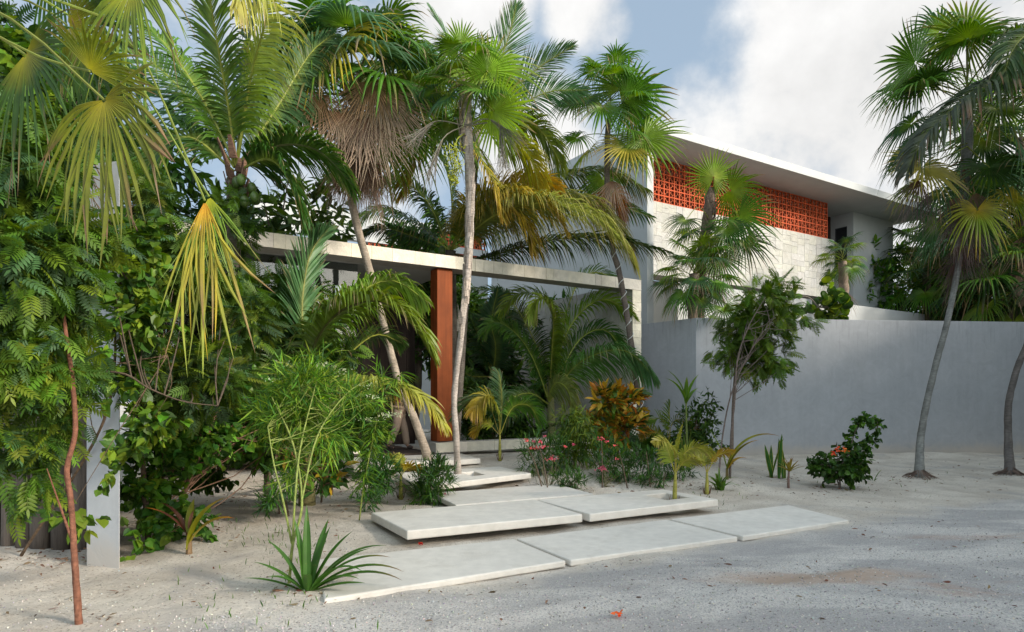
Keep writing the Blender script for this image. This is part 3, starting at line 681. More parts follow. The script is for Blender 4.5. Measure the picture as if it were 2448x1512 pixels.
def get_fan(e, v, style='g'):
    k = (e, v, style)
    if k not in FA:
        m = M(); s0 = e*3+v*17+500; r = rs(abs(s0))
        L = r.uniform(.75, 1.0); pe = arc(e, 35 if e > 0 else 15, L, 4); te = R(e-45 if e > 20 else max(e-30, -85))
        T = (math.cos(te), 0, math.sin(te))
        st = {'g': dict(c0=G1, c1=G1), 'l': dict(c0=G2*.9, c1=G2), 'b': dict(c0=GB, c1=GB*.9), 'y': dict(c0=G2, c1=np.array([.35, .28, .04]), yel=.4, chub=YE*.8), 'd': dict(c0=GD*.9, c1=GD), 'v': dict(c0=np.array([.06, .06, .055]), c1=np.array([.09, .07, .07]), chub=GD*2, tipc=np.array([.13, .09, .09])),
              'r': dict(c0=BR*1.2, c1=OR*.6, tipc=BR, chub=OR*.5)}.get(style)
        if style == 'k':
            m2 = arc(-40 if e > -60 else -75, 25, .7, 4); fan(m, m2, (.25, 0, -.97), (0, 1, 0), .95, 30, 150, .3, .25, .0, c0=DE, c1=BR*1.3, chub=BR, tipc=GRY, seed=abs(s0), dead=True)
        elif style == 'q':
            m2 = arc(-60, 25, .6, 4); fan(m, m2, (.2, 0, -.98), (0, 1, 0), .9, 26, 130, .25, .2, .0, c0=np.array([.09, .06, .055]), c1=np.array([.12, .07, .05]), chub=BR, tipc=np.array([.17, .12, .11]), seed=abs(s0), dead=True)
        elif style == 'K':
            m2 = arc(-60, 25, .7, 4); fan(m, m2, (.2, 0, -.98), (0, 1, 0), 1.05, 30, 130, .25, .2, .0, c0=GRY, c1=DE, chub=BR, tipc=GRY*1.1, seed=abs(s0), dead=True)
        else: fan(m, pe, T, (0, 1, 0), .80, 36, 290, .42, .55 if e > 40 else .75, .10, seed=abs(s0), **st)
        FA[k] = m.mesh('fan_leaf', DRY if style in 'kKq' else LEAF)
    return FA[k]
def fan_crown(root, top, n, size, seed, styles='gggl', lo=-45, hi=85, dead=0, dstyle='kK', az0=0, drop=.5, dsize=1.0, deadspan=None, dlow=.8):
    r = rs(seed); EL = [80, 60, 40, 20, 0, -20, -40, -60]
    for k in range(n):
        f = k/max(1, n-1); e = hi+(lo-hi)*f; e = min(EL, key=lambda q: abs(q-e)); s = styles[r.randint(len(styles))]
        if f > .75 and r.rand() < .5 and 'y' in styles: s = 'y'
        place(get_fan(e, r.randint(2), s), 'fan_leaf', root, top-UZ*drop*f*size, az0+k*2.399+r.uniform(-.3, .3), size*r.uniform(.85, 1.12))
    for k in range(dead):
        az = az0+k*2.399+r.uniform(-.4, .4) if deadspan is None else r.uniform(*deadspan)
        place(get_fan(-60, r.randint(3), dstyle[r.randint(len(dstyle))]), 'dead_leaf', root, top-UZ*size*(drop+.1+dlow*r.rand()), az, dsize*size*r.uniform(.8, 1.15))
def frond_crown(root, top, n, size, seed, styles='ggb', lo=-30, hi=85, az0=0, azr=None, name='frond'):
    r = rs(seed); EL = [80, 60, 40, 20, 0, -20, -40]
    for k in range(n):
        f = k/max(1, n-1); e = hi+(lo-hi)*f; e = min(EL, key=lambda q: abs(q-e)); s = styles[r.randint(len(styles))]
        az = az0+k*2.399+r.uniform(-.25, .25)
        if azr: az = azr[0]+(azr[1]-azr[0])*((k*.618) % 1)
        place(get_frond(e, r.randint(2), s), name, root, top-UZ*.12*f, az, size*r.uniform(.88, 1.1))
def nuts(root, top, n, seed, rad=.10, spread=.28):
    r = rs(seed)
    for k in range(n):
        a = r.rand()*6.28; c = top+np.array([math.cos(a)*spread*r.uniform(.5, 1), math.sin(a)*spread*r.uniform(.5, 1)-.08, -.12-.35*r.rand()])
        m = M(); th = np.linspace(-math.pi/2, math.pi/2, 9); ph = np.arange(12)/12*2*math.pi
        V = [c+rad*np.array([math.cos(t)*math.cos(p)*.85*(1+.05*math.cos(3*p)), math.cos(t)*math.sin(p)*.85*(1+.05*math.cos(3*p)), math.sin(t)*1.12]) for t in th for p in ph]
        Q = [[i*12+j, i*12+(j+1) % 12, (i+1)*12+(j+1) % 12, (i+1)*12+j] for i in range(8) for j in range(12)]
        m.add(V, Q, None, np.array([.07, .12, .02])*r.uniform(.7, 1.3)); m.build('coconut', NUT, root, True)
def strap(m, p0, az, el, L, w, bend, col, tipc=None, seed=0, n=9, fold=.35, edge=None, twist=0):
    w = w*1.15
    r = rs(seed); p = np.array(p0, float); pts = []; 
    for k in range(n):
        a = R(el-bend*(k/(n-1))**1.3); pts.append(p.copy()); p = p+np.array([math.cos(az)*math.cos(a), math.sin(az)*math.cos(a), math.sin(a)])*L/(n-1)
    pts = np.array(pts); T = nrm(np.gradient(pts, axis=0)); S = nrm(np.cross(T, UZ)+1e-6)
    if abs(T[0][2]) > .98: S = np.tile([math.sin(az), -math.cos(az), 0], (n, 1))
    if twist: S = nrm(S*math.cos(twist)+np.cross(S, T)*math.sin(twist))
    N = np.cross(S, T); V = []; C = []; Q = []
    for k in range(n):
        u = k/(n-1); hw = w*.5*min(1, .55+u*2)*max(.03, 1-max(0, (u-.45)/.55)**2.2)
        c = np.array(col)*(1-.0*u); 
        if tipc is not None: q = max(0, (u-.65)/.35); c = c*(1-q)+np.array(tipc)*q
        e = c if edge is None else np.array(edge)
        s_, n_ = S[k]*hw, N[k]*hw*fold; V += [pts[k]-s_+n_, pts[k]-s_*.72+n_*.6, pts[k], pts[k]+s_*.72+n_*.6, pts[k]+s_+n_]; C += [e, c, c*1.12, c, e]
    for k in range(n-1):
        for j in range(4): Q.append([k*5+j, k*5+j+1, k*5+6+j, k*5+5+j])
    m.add(V, Q, None, np.array(C))

def roots(root, g, rad, seed, n=46, col=(.13, .09, .07)):
    r = rs(seed); m = M(); g = np.array(g)
    for k in range(n):
        a = r.rand()*6.28; o = np.array([math.cos(a), math.sin(a), 0]); l = rad*r.uniform(1.2, 2.6)
        m.tube([g+o*rad*.7+UZ*r.uniform(.04, .14), g+o*(rad+l*.4)+UZ*.04+r.randn(3)*.01, g+o*(rad+l)-UZ*.02], [.009, .007, .004], 4, 5, np.array(col)*r.uniform(.6, 1.5), cap=False)
    m.build('roots', BARK, root)
# ================================================================ the palms
def wpts(L, z0=None):
    out = [P(*q) for q in L]; return out
# A: the big fan palm with its skirt of dead leaves
g = GR(1035, 1112); tA = [g-UZ*.1]+[P(990, 1000, 11.8), P(955, 920, 11.7), P(893, 680, 11.6), P(845, 500, 11.6), P(842, 380, 11.6), P(850, 230, 11.6)]
A_ = thing('fan_palm', 'leaning fan palm with a heavy skirt of dead brown leaves', 'palm tree', g)
trunk_part(A_, tA, [.082, .068, .064, .064, .07, .08, .09], (.33, .27, .21), seed=1, rings=.03)
boots(A_, tA[-1]+UZ*.1, UZ, .14, 1.2, 26, 1)
fan_crown(A_, tA[-1]+UZ*.12, 38, 1.38, 11, 'ggglb', -12, 70, 22, 'kkK', .4, .12, .64, None, .34)
m = M(); fan(m, [tA[-1], P(905, 130, 11.2), P(800, 105, 10.7)], (-.45, -.35, -.8), (.9, -.3, .2), 1.55, 50, 250, .5, .35, .12, c0=np.array([.22, .26, .05]), c1=YE*1.0, chub=np.array([.30, .32, .05]), tipc=YE*.8, seed=3); m.build('fan_leaf', LEAF, A_, label='yellowing fan leaf in front of the crown')
m = M(); fan(m, [tA[-1], P(980, 130, 11.1), P(1165, 165, 10.6)], (.25, -.55, -.8), (.95, .1, .1), 1.15, 44, 330, .45, .5, .1, c0=G2, c1=G2, chub=np.array([.32, .36, .05]), seed=5); m.build('fan_leaf', LEAF, A_)
for q, (px, py, sx, rr_, s_) in enumerate([(885, 195, .3, 1.1, 'D'), (910, 225, .2, 1.2, 'K'), (815, 270, -.3, 1.0, 'K'), (860, 285, .1, 1.15, 'K'), (765, 225, -.4, .9, 'D'), (940, 250, .35, 1.0, 'K'), (900, 300, .15, 1.1, 'K')]):
    m = M(); D_ = GRY*1.1 if s_ == 'K' else DE*1.1
    fan(m, [tA[-1], P((px+845)/2, py-30, 10.9), P(px, py, 10.4)], (sx*.5, -.15, -.95), (1, 0, sx), rr_*.80, 34, 190, .3, .15, 0, c0=D_, c1=DE, chub=BR*1.5, tipc=GRY*1.25, seed=60+q, dead=True); m.build('dead_leaf', DRY, A_)
# B: tall thin palm standing through the slab
g = GR(1095, 1139); g[2] = .1
tB = [g]+[P(1091, 1050, 10.4), P(1086, 950, 10.4), P(1102, 800, 10.35), P(1118, 640, 10.3), P(1124, 450, 10.3), P(1116, 300, 10.3), P(1112, 200, 10.3)]
B_ = thing('fan_palm', 'tall slim fan palm with pale peeling trunk rising through a path slab', 'palm tree', g)
trunk_part(B_, tB, [.052, .048, .047, .055, .062, .072, .08, .09], (.37, .32, .28), seed=2, rings=.02, wob=.22)
boots(B_, tB[-1]-UZ*.1, UZ, .085, 1.0, 30, 2, (.5, .40, .30), ln=.22, spreadf=.2); r = rs(8); m = M(); cB = spline(tB, 60)
for k in range(70):
    q = cB[r.randint(22, 58)]; a = r.uniform(math.pi, 2*math.pi); o = np.array([math.cos(a), math.sin(a), 0]); w_ = np.cross(o, UZ)*r.uniform(.015, .035); l = r.uniform(.1, .3); p = q+o*.066
    m.add([p-w_, p+w_, p+w_*.7+UZ*l+o*.012, p-w_*.7+UZ*l+o*.018, p+UZ*l*1.2+o*.03], [[0, 1, 2, 3]], [[3, 2, 4]], np.array([.42, .35, .29])*r.uniform(.5, 1.25))
m.build('peeling_bark', BARK, B_)
fan_crown(B_, tB[-1]+UZ*.1, 20, .60, 21, 'glgb', -35, 88, 0, az0=1)
for (px, py, T_, S_, R_, c, k) in [(1155, 215, (.2, -.75, -.6), (.95, .1, 0), .55, G1*.9, 1), (1165, 170, (.35, -.3, .85), (.9, 0, -.3), .62, G2*1.3, 2), (1085, 195, (-.4, -.7, -.3), (.8, -.3, -.4), .5, G1*.8, 3), (1180, 265, (.7, -.3, -.5), (.3, -.5, .8), .75, G2*1.4, 4), (1100, 110, (-.1, -.3, .9), (1, 0, 0), .45, G2, 5)]:
    m = M(); fan(m, [tB[-1], P(px, py, 9.9)], T_, S_, R_, 36, 300, .5, .2, .1, c0=c, c1=c, seed=70+k); m.build('fan_leaf', LEAF, B_)
m = M(); r = rs(9)
for k, (a, b_) in enumerate([((1060, 330), (1020, 420)), ((1195, 300), (1205, 400)), ((1040, 290), (985, 330)), ((1170, 285), (1240, 330))]):
    m.tube([P(1112, 300, 10.2), P(*a, 10.0), P(*b_, 9.9)], [.012, .008, .004], 5, 10, (.22, .2, .15))
    for j in range(40):
        e = P(*b_, 9.9)*(1-.0)+r.randn(3)*.10; s0 = P(*a, 10)*(1-j/40)+P(*b_, 9.9)*j/40; m.tube([s0, e-UZ*.1], [.004, .002], 3, 3, (.2, .18, .15), cap=False)
m.build('flower_stalk', WOODY, B_)
m = M(); m.tube([P(1110, 320, 10.2), P(1092, 335, 10), P(1087, 380, 9.95), P(1087, 440, 9.95)], [.012, .01, .008, .004], 5, 12, (.3, .34, .05))
for j in range(300):
    u = r.rand(); c = P(1087+r.randn()*(14-10*u), 345+95*u, 9.95+r.randn()*.05); m.tube([c, c+r.randn(3)*.03], [.008, .004], 3, 3, (.36, .40, .04), cap=False)
m.build('fruit_cluster', BUSH, B_)
# C: palm in front of the pergola pillar wound with a string of small lights
g = GR(1548, 1085); tC = [g, P(1538, 1010, 15), P(1524, 930, 15), P(1503, 780, 14.9), P(1480, 650, 14.8), P(1464, 590, 14.8), P(1452, 450, 14.8), P(1452, 330, 14.8), P(1458, 270, 14.8)]
C1 = thing('fan_palm', 'fan palm in front of the stone pillar, trunk wound with white string lights', 'palm tree', g)
trunk_part(C1, tC, [.095, .085, .075, .068, .064, .062, .06, .06, .06], (.15, .12, .10), seed=4, rings=.03)
fan_crown(C1, tC[-1]+UZ*.5, 11, .92, 31, 'gggb', 10, 88, 0, az0=.5)
fan_crown(C1, tC[-1]-UZ*.45, 7, .80, 32, 'ggyg', -40, 25, 4, 'rK', az0=.2)
for (px, py, T_, S_, R_, c, k) in [(1440, 255, (-.2, -.5, -.8), (.9, 0, -.2), .9, G1*.8, 1), (1500, 235, (.9, -.3, -.1), (0, -.5, .8), 1.15, G1, 2), (1480, 215, (.35, -.1, .9), (.9, 0, -.3), 1.0, G1*.9, 3), (1395, 240, (-.5, -.5, -.6), (.8, -.5, -.2), .8, GD*1.2, 4), (1500, 350, (.1, -.6, -.8), (.95, 0, 0), .95, np.array([.32, .25, .03]), 5), (1540, 330, (.5, -.4, -.75), (.8, 0, .5), 1.1, G2, 6)]:
    m = M(); fan(m, [tC[-1]+UZ*(.3 if py < 300 else -.5), P(px, py, 14.3)], T_, S_, R_, 34, 290, .42, .35, .1, c0=c, c1=c, seed=80+k); m.build('fan_leaf', LEAF, C1)
cc_ = spline(tC[:6], 200); T_ = nrm(np.gradient(cc_, axis=0)); A1 = nrm(np.cross(T_, [1, .1, .1])); B1 = np.cross(T_, A1)
a = np.linspace(0, 17*2*math.pi, 400); ci = np.linspace(0, 199, 400); ix = ci.astype(int)
m = M(); m.tube([cc_[i_]+(A1[i_]*math.cos(q)+B1[i_]*math.sin(q))*.084 for i_, q in zip(ix, a)], [.009], 4, 400, (.75, .75, .72))
tag(m.build('light_string', PLAIN, None, True), 'white string of lights spiralling up the dark palm trunk beside the pillar', 'string lights')
# F and G on the right
g = GR(2198, 1136); g[2] -= .12; tF = [g, P(2200, 1060, 12.3), P(2212, 980, 12.3), P(2240, 860, 12.25), P(2262, 780, 12.2), P(2290, 640, 12.2), P(2300, 520, 12.2), P(2312, 350, 12.2), P(2312, 230, 12.2)]
F_ = thing('fan_palm', 'tall dark fan palm with curved grey trunk before the garden wall', 'palm tree', g)
trunk_part(F_, tF, [.082, .062, .056, .053, .052, .056, .075, .095, .10], (.19, .19, .175), seed=6, rings=.025, wob=.12)
roots(F_, GR(2198, 1136), .09, 1); fan_crown(F_, tF[-1]+UZ*.25, 16, 1.15, 41, 'gbdb', -35, 85, 0, az0=.9)
fan_crown(F_, P(2308, 400, 12.2), 9, .95, 42, 'ygdb', -50, 5, 5, 'q', az0=.3, dsize=.85)
for (px, py, T_, S_, R_, c, k) in [(2310, 88, (0, -.25, .95), (1, 0, 0), .95, G2*.9, 1), (2190, 150, (-.7, -.4, .1), (.1, -.3, .9), 1.0, G1*.7, 2), (2220, 200, (-.3, -.7, .2), (.8, -.3, .2), .7, GD, 3), (2205, 400, (-.3, -.6, -.7), (.9, 0, -.3), .95, np.array([.20, .17, .03]), 4), (2175, 385, (-.3, -.6, .2), (.9, 0, .2), .6, G1, 5), (2365, 400, (.2, -.6, -.7), (.9, 0, .3), .9, GD, 6)]:
    m = M(); fan(m, [P(2312, (py+300)/2, 12.1), P(px, py, 11.8)], T_, S_, R_, 38, 320, .45, .3, .1, c0=c, c1=c, chub=c*1.4, seed=90+k); m.build('fan_leaf', LEAF, F_)
for q, (px, py, sx) in enumerate([(2290, 470, -.2), (2330, 460, .2), (2300, 500, 0), (2200, 430, -.3)]):
    m = M(); fan(m, [P(2308, 380, 12.2), P(px, py, 11.9)], (sx, -.1, -.95), (1, 0, sx), .9, 30, 105, .3, .1, 0, c0=np.array([.10, .07, .065]), c1=np.array([.13, .09, .08]), chub=BR, tipc=np.array([.2, .15, .14]), seed=190+q, dead=True); m.build('dead_leaf', DRY, F_)
g = GR(2415, 1130); g[2] -= .12; tG = [g, P(2410, 1040, 12.8), P(2412, 960, 12.8), P(2432, 880, 12.8), P(2462, 800, 12.7), P(2500, 620, 12.5), P(2540, 380, 12.0), P(2580, 130, 11.6)]
G_ = thing('coconut_palm', 'coconut palm leaning out of the right edge, a dark frond sweeping back in', 'palm tree', g)
trunk_part(G_, tG, [.08, .062, .056, .054, .056, .06, .07, .09], (.13, .115, .105), seed=7, rings=.03, wob=.14)
roots(G_, GR(2415, 1130), .09, 2); m = M(); frond(m, [P(2590, 60, 11.5), P(2448, 150, 11.0), P(2310, 235, 10.6), P(2210, 330, 10.3), P(2165, 420, 10.2)], 80, 1.15, .05, .75, c0=GD*.85, c1=np.array([.06, .075, .045]), seed=15, pet=.05, rcol=np.array([.20, .24, .05]), fwd=(60, 35), vee=.45); m.build('frond', LEAF, G_)
frond_crown(G_, tG[-1], 11, 1.1, 52, 'dgd', -30, 80, az0=2)
# D: two palms behind the garden wall, E the small one by the recess
g = np.array([5.35, 17.9, 0]); tD = [g, P(1672, 760, 17.9), P(1680, 600, 17.8), P(1692, 520, 17.6), P(1700, 450, 17.5)]
D1 = thing('fan_palm', 'shaggy fan palm against the terracotta screen with one upright fresh leaf', 'palm tree', g)
trunk_part(D1, tD, [.14, .13, .13, .14, .13], (.17, .12, .09), seed=8, rings=.05, wob=.3)
boots(D1, tD[-1], UZ, .12, 1.3, 22, 3, (.2, .14, .1), ln=.3)
m = M(); fan(m, [tD[-1]-UZ*.2, P(1706, 440, 17.3), P(1706, 425, 17.2)], (.05, -.25, .96), (1, 0, 0), .88, 40, 330, .42, .1, .12, c0=G2*.85, c1=G2*.8, chub=np.array([.3, .34, .06]), seed=33, tipc=G2); m.build('fan_leaf', LEAF, D1, label='upright round fresh green leaf')
for (px, py, T_, S_, R_, c, k) in [(1745, 470, (.7, -.3, -.4), (.3, -.6, .6), 1.1, G1, 1), (1765, 530, (.6, -.3, -.75), (.7, -.4, .5), 1.2, G1*.9, 2), (1735, 560, (.1, -.5, -.85), (.9, -.2, .1), 1.0, GD*1.3, 3), (1780, 590, (.3, -.4, -.85), (.9, 0, .3), .95, GD, 4), (1640, 540, (-.6, -.4, -.6), (.7, -.5, -.4), .7, GD*1.2, 5), (1720, 630, (.2, -.4, -.9), (.9, 0, .2), .9, G1, 6)]:
    m = M(); fan(m, [P(1700, min(py-10, 560), 17.5), P((1700+px)/2, py-45, 17.3), P(px, py-15, 17.1)], T_, S_, R_, 34, 250, .38, .5, .08, c0=c, c1=c, seed=100+k); m.build('fan_leaf', LEAF, D1)
fan_crown(D1, P(1700, 540, 17.6), 8, .75, 61, 'gdl', -40, 30, 4, 'K', az0=.1)
g = np.array([5.0, 17.2, 0]); tD2 = [g, P(1657, 770, 17.1), P(1659, 700, 17.1), P(1660, 655, 17.1)]
D2 = thing('fan_palm', 'small fan palm with thick fibrous trunk just behind the wall corner', 'palm tree', g)
trunk_part(D2, tD2, [.12, .13, .14, .13], (.26, .20, .16), seed=9, rings=.04, wob=.25)
fan_crown(D2, P(1661, 650, 17.1), 24, .78, 71, 'glgb', -35, 85, 0)
m = M(); fan(m, [P(1690, 770, 16.9), P(1728, 735, 16.4)], (.15, -.6, -.75), (.95, 0, .1), .75, 26, 260, .35, .35, .05, c0=GD*1.4, c1=G1, seed=112); m.build('fan_leaf', LEAF, D2)
g = np.array([11.3, 21.9, 0]); E_ = thing('fan_palm', 'little fan palm with shaggy trunk in the recess right of the stone wall', 'palm tree', g)
trunk_part(E_, [g, P(2016, 770, 21.8), P(2017, 690, 21.8), P(2013, 625, 21.8)], [.14, .12, .15, .13], (.24, .18, .14), seed=10, rings=.06, wob=.4)
fan_crown(E_, P(2014, 612, 21.8), 18, .62, 81, 'gldb', -40, 88, 1, 'K')

# ---- coconut palms in the middle and at left
def hero(root, specs, seed):
    for k, sp in enumerate(specs):
        m = M(); kw = dict(nl=80, ll=.8, wd=.03, droop=.45, c0=G1, c1=G1*1.1, roll=(.85 if k % 2 else .55)); kw.update(sp[1]); kw['nl'] = int(kw['nl']*1.1); kw['wd'] = min(kw['wd'], .031); kw['droop'] = min(kw['droop'], .62); kw['ll'] *= .95; frond(m, wpts(sp[0]), seed=seed+k, **kw); m.build('frond', LEAF, root)
YG = dict(c0=np.array([.15, .20, .03]), c1=np.array([.34, .28, .03]), tip=np.array([.5, .32, .05]), yel=.15)
g = GR(560, 1092)*np.array([1, 1, 0]); top = P(566, 420, 9.2); g = np.array([P(486, 0, 10.4)[0], 10.4, 0.02])
J = thing('coconut_palm', 'coconut palm with a bunch of green nuts under its crown at upper left', 'palm tree', g)
trunk_part(J, [g, g*.5+top*.5+np.array([.1, 0, 0]), top], [.14, .11, .12], (.24, .2, .16), seed=11, rings=.03)
boots(J, top+UZ*.25, UZ, .13, .6, 16, 5, (.16, .09, .06), ln=.3)
nuts(J, P(597, 415, 9.1), 7, 4, .075, .15)
hero(J, [([(566, 400, 9.2), (545, 250, 9.0), (512, 60, 8.6), (480, -160, 8.0)], dict(c0=G1, c1=G1, ll=.95, droop=.35, nl=72, vee=.05)),
         ([(566, 400, 9.2), (600, 180, 8.8), (640, 20, 8.2), (600, -40, 7.6), (560, 20, 7.2)], dict(c0=G2*1.2, c1=np.array([.36, .33, .08]), ll=.9, droop=.9)),
         ([(566, 400, 9.2), (480, 230, 9.2), (380, 90, 9.2), (260, 20, 9.0)], dict(ll=1.0, droop=.6, nl=70)),
         ([(566, 400, 9.2), (660, 260, 9.4), (740, 130, 9.6), (800, 80, 9.6)], dict(c0=GB, c1=GB, ll=1.0)),
         ([(566, 410, 9.2), (660, 350, 9.2), (760, 360, 9.1), (850, 450, 9.0)], dict(c0=GD, c1=G1, ll=.7, rcol=np.array([.10, .11, .04]))),
         ([(560, 410, 9.2), (460, 330, 9.0), (380, 360, 8.8), (330, 450, 8.7)], dict(c0=GD, c1=G1, ll=.8)),
         ([(566, 410, 9.2), (640, 380, 8.9), (690, 430, 8.7), (720, 530, 8.6)], dict(c0=GD, c1=GD*1.4, ll=.7)),
         ([(560, 400, 9.2), (420, 200, 9.8), (300, 120, 10), (180, 150, 10)], dict(ll=1.0, c0=GB, c1=G1)),
         ([(566, 400, 9.2), (580, 200, 9.8), (610, 40, 10), (660, -90, 10)], dict(ll=1.0, c0=GB, c1=GB))], 300)
top = P(1140, 310, 14.2); g = np.array([top[0]-.52, 14.6, .25])
K = thing('coconut_palm', 'tall coconut palm whose windblown fronds spread against the sky at top centre', 'palm tree', g)
trunk_part(K, [g, g*.5+top*.5+np.array([0, 0, 0]), top], [.09, .08, .09], (.2, .17, .14), seed=12, rings=.03)
hero(K, [([(1140, 310, 14.2), (1110, 190, 14.2), (1070, 90, 14), (1030, 20, 13.8)], dict(nl=58, wd=.022, c0=GB*1.4, c1=GB*1.7, ll=1.05, droop=.12, vee=0, fwd=(55, 22))),
         ([(1140, 310, 14.2), (1180, 190, 14.2), (1215, 90, 14), (1235, 10, 13.8)], dict(nl=58, wd=.022, c0=GB*1.4, c1=GB*1.7, ll=1.0, droop=.12, vee=0, fwd=(50, 20))),
         ([(1140, 310, 14.2), (1220, 220, 14.2), (1290, 160, 14), (1370, 110, 13.8)], dict(nl=60, wd=.022, c0=GB*1.4, c1=GB*1.7, ll=.95, droop=.2, fwd=(50, 20))),
         ([(1140, 310, 14.2), (1230, 260, 14.2), (1310, 220, 14), (1400, 215, 13.8)], dict(nl=60, wd=.022, c0=GB*1.3, c1=GB*1.6, ll=.9, droop=.3)),
         ([(1140, 310, 14.2), (1250, 290, 14.3), (1300, 320, 14.2), (1345, 400, 14)], dict(c0=G1, c1=G2, ll=.9, droop=.7)),
         ([(1140, 320, 14.2), (1200, 320, 13.8), (1265, 370, 13.6), (1290, 460, 13.5)], dict(c0=G2, c1=YE*.7, ll=.9, droop=.7)),
         ([(1140, 320, 14.2), (1060, 310, 13.9), (990, 370, 13.7), (960, 470, 13.6)], dict(c0=G1, c1=YE*.6, ll=.9, **{})),
         ([(1140, 310, 14.2), (1060, 230, 14.3), (980, 160, 14.4), (900, 120, 14.4)], dict(c0=G1, c1=GB, ll=1.0, droop=.5)),
         ([(1140, 330, 14.2), (1150, 380, 13.7), (1180, 440, 13.4), (1200, 520, 13.3)], dict(ll=.8, **YG))], 340)
top = P(1075, 600, 15.2); g = np.array([top[0]+.05, 15.4, .3])
L_ = thing('coconut_palm', 'coconut palm behind the stone beam with yellow tinged fronds arching to the right', 'palm tree', g)
trunk_part(L_, [g, top], [.16, .14], (.1, .085, .07), seed=13, rings=.03)
nuts(L_, P(1048, 590, 14.9), 6, 6, .10, .2)
hero(L_, [([(1075, 600, 15.2), (1160, 480, 14.9), (1290, 460, 14.7), (1410, 485, 14.6), (1480, 550, 14.6), (1512, 625, 14.6)], dict(nl=120, ll=1.25, wd=.045, roll=.15, c0=np.array([.19, .22, .045]), c1=np.array([.22, .24, .06]), tip=np.array([.42, .30, .08]), droop=.95, rcol=np.array([.34, .36, .06]))),
          ([(1075, 600, 15.2), (1150, 500, 15.2), (1240, 450, 15.4), (1340, 418, 15.8), (1450, 405, 16), (1550, 455, 16.1)], dict(nl=120, ll=1.45, wd=.05, roll=.1, c0=GD*1.5, c1=G1, tip=np.array([.30, .24, .1]), droop=.95, vee=0)),
          ([(1075, 605, 15.2), (1151, 618, 14.9), (1240, 591, 14.7), (1345, 570, 14.6), (1460, 570, 14.5), (1600, 602, 14.2)], dict(nl=120, ll=1.1, wd=.045, roll=.1, c0=GD*.8, c1=GD*1.3, tip=G2*.7, droop=.9, rcol=np.array([.10, .11, .03]))),
          ([(1075, 600, 15.2), (1130, 490, 14.8), (1210, 450, 14.4), (1290, 430, 14.1), (1340, 445, 14.0)], dict(nl=90, ll=1.0, c0=np.array([.2, .22, .03]), c1=YE, tip=YE, droop=.45, yel=.4)),
          ([(1075, 600, 15.2), (1130, 520, 14.3), (1200, 500, 13.9), (1250, 530, 13.7), (1270, 590, 13.6)], dict(nl=100, ll=1.15, droop=.8, roll=.2, **YG)),
          ([(1075, 600, 15.2), (1020, 480, 15), (950, 430, 14.9), (880, 450, 14.8)], dict(c0=GD, c1=GD*1.3, ll=.95, droop=.9)),
          ([(1075, 600, 15.2), (990, 530, 14.9), (910, 500, 14.6), (840, 530, 14.4)], dict(c0=GD*1.1, c1=G1, ll=.9, droop=.8)),
          ([(1075, 600, 15.2), (1000, 570, 15), (920, 545, 14.9), (860, 560, 14.8)], dict(c0=GD*.8, c1=GD, ll=.6)),
          ([(1075, 600, 15.2), (1080, 480, 15), (1060, 390, 14.9), (1010, 330, 14.8)], dict(c0=G1, c1=G1, ll=.9)),
          ([(1075, 600, 15.2), (1190, 510, 14.0), (1310, 485, 13.3), (1420, 515, 12.9), (1485, 575, 12.8), (1520, 640, 12.8)], dict(nl=120, ll=1.15, roll=.35, droop=.6, c0=np.array([.17, .22, .05]), c1=np.array([.24, .27, .06]), tip=np.array([.42, .34, .08]), rcol=np.array([.4, .42, .08]))),
          ([(1075, 600, 15.2), (1140, 500, 14.2), (1220, 465, 13.7), (1300, 480, 13.4), (1350, 545, 13.3)], dict(nl=100, ll=1.15, roll=.3, droop=.6, c0=np.array([.20, .24, .04]), c1=np.array([.34, .29, .04]), tip=YE*.9, yel=.2, rcol=np.array([.42, .42, .08]))),
          ([(1075, 600, 15.2), (1240, 520, 16), (1400, 470, 16.5), (1560, 520, 16.5)], dict(c0=GD, c1=GD*1.3, ll=1.0))], 360)
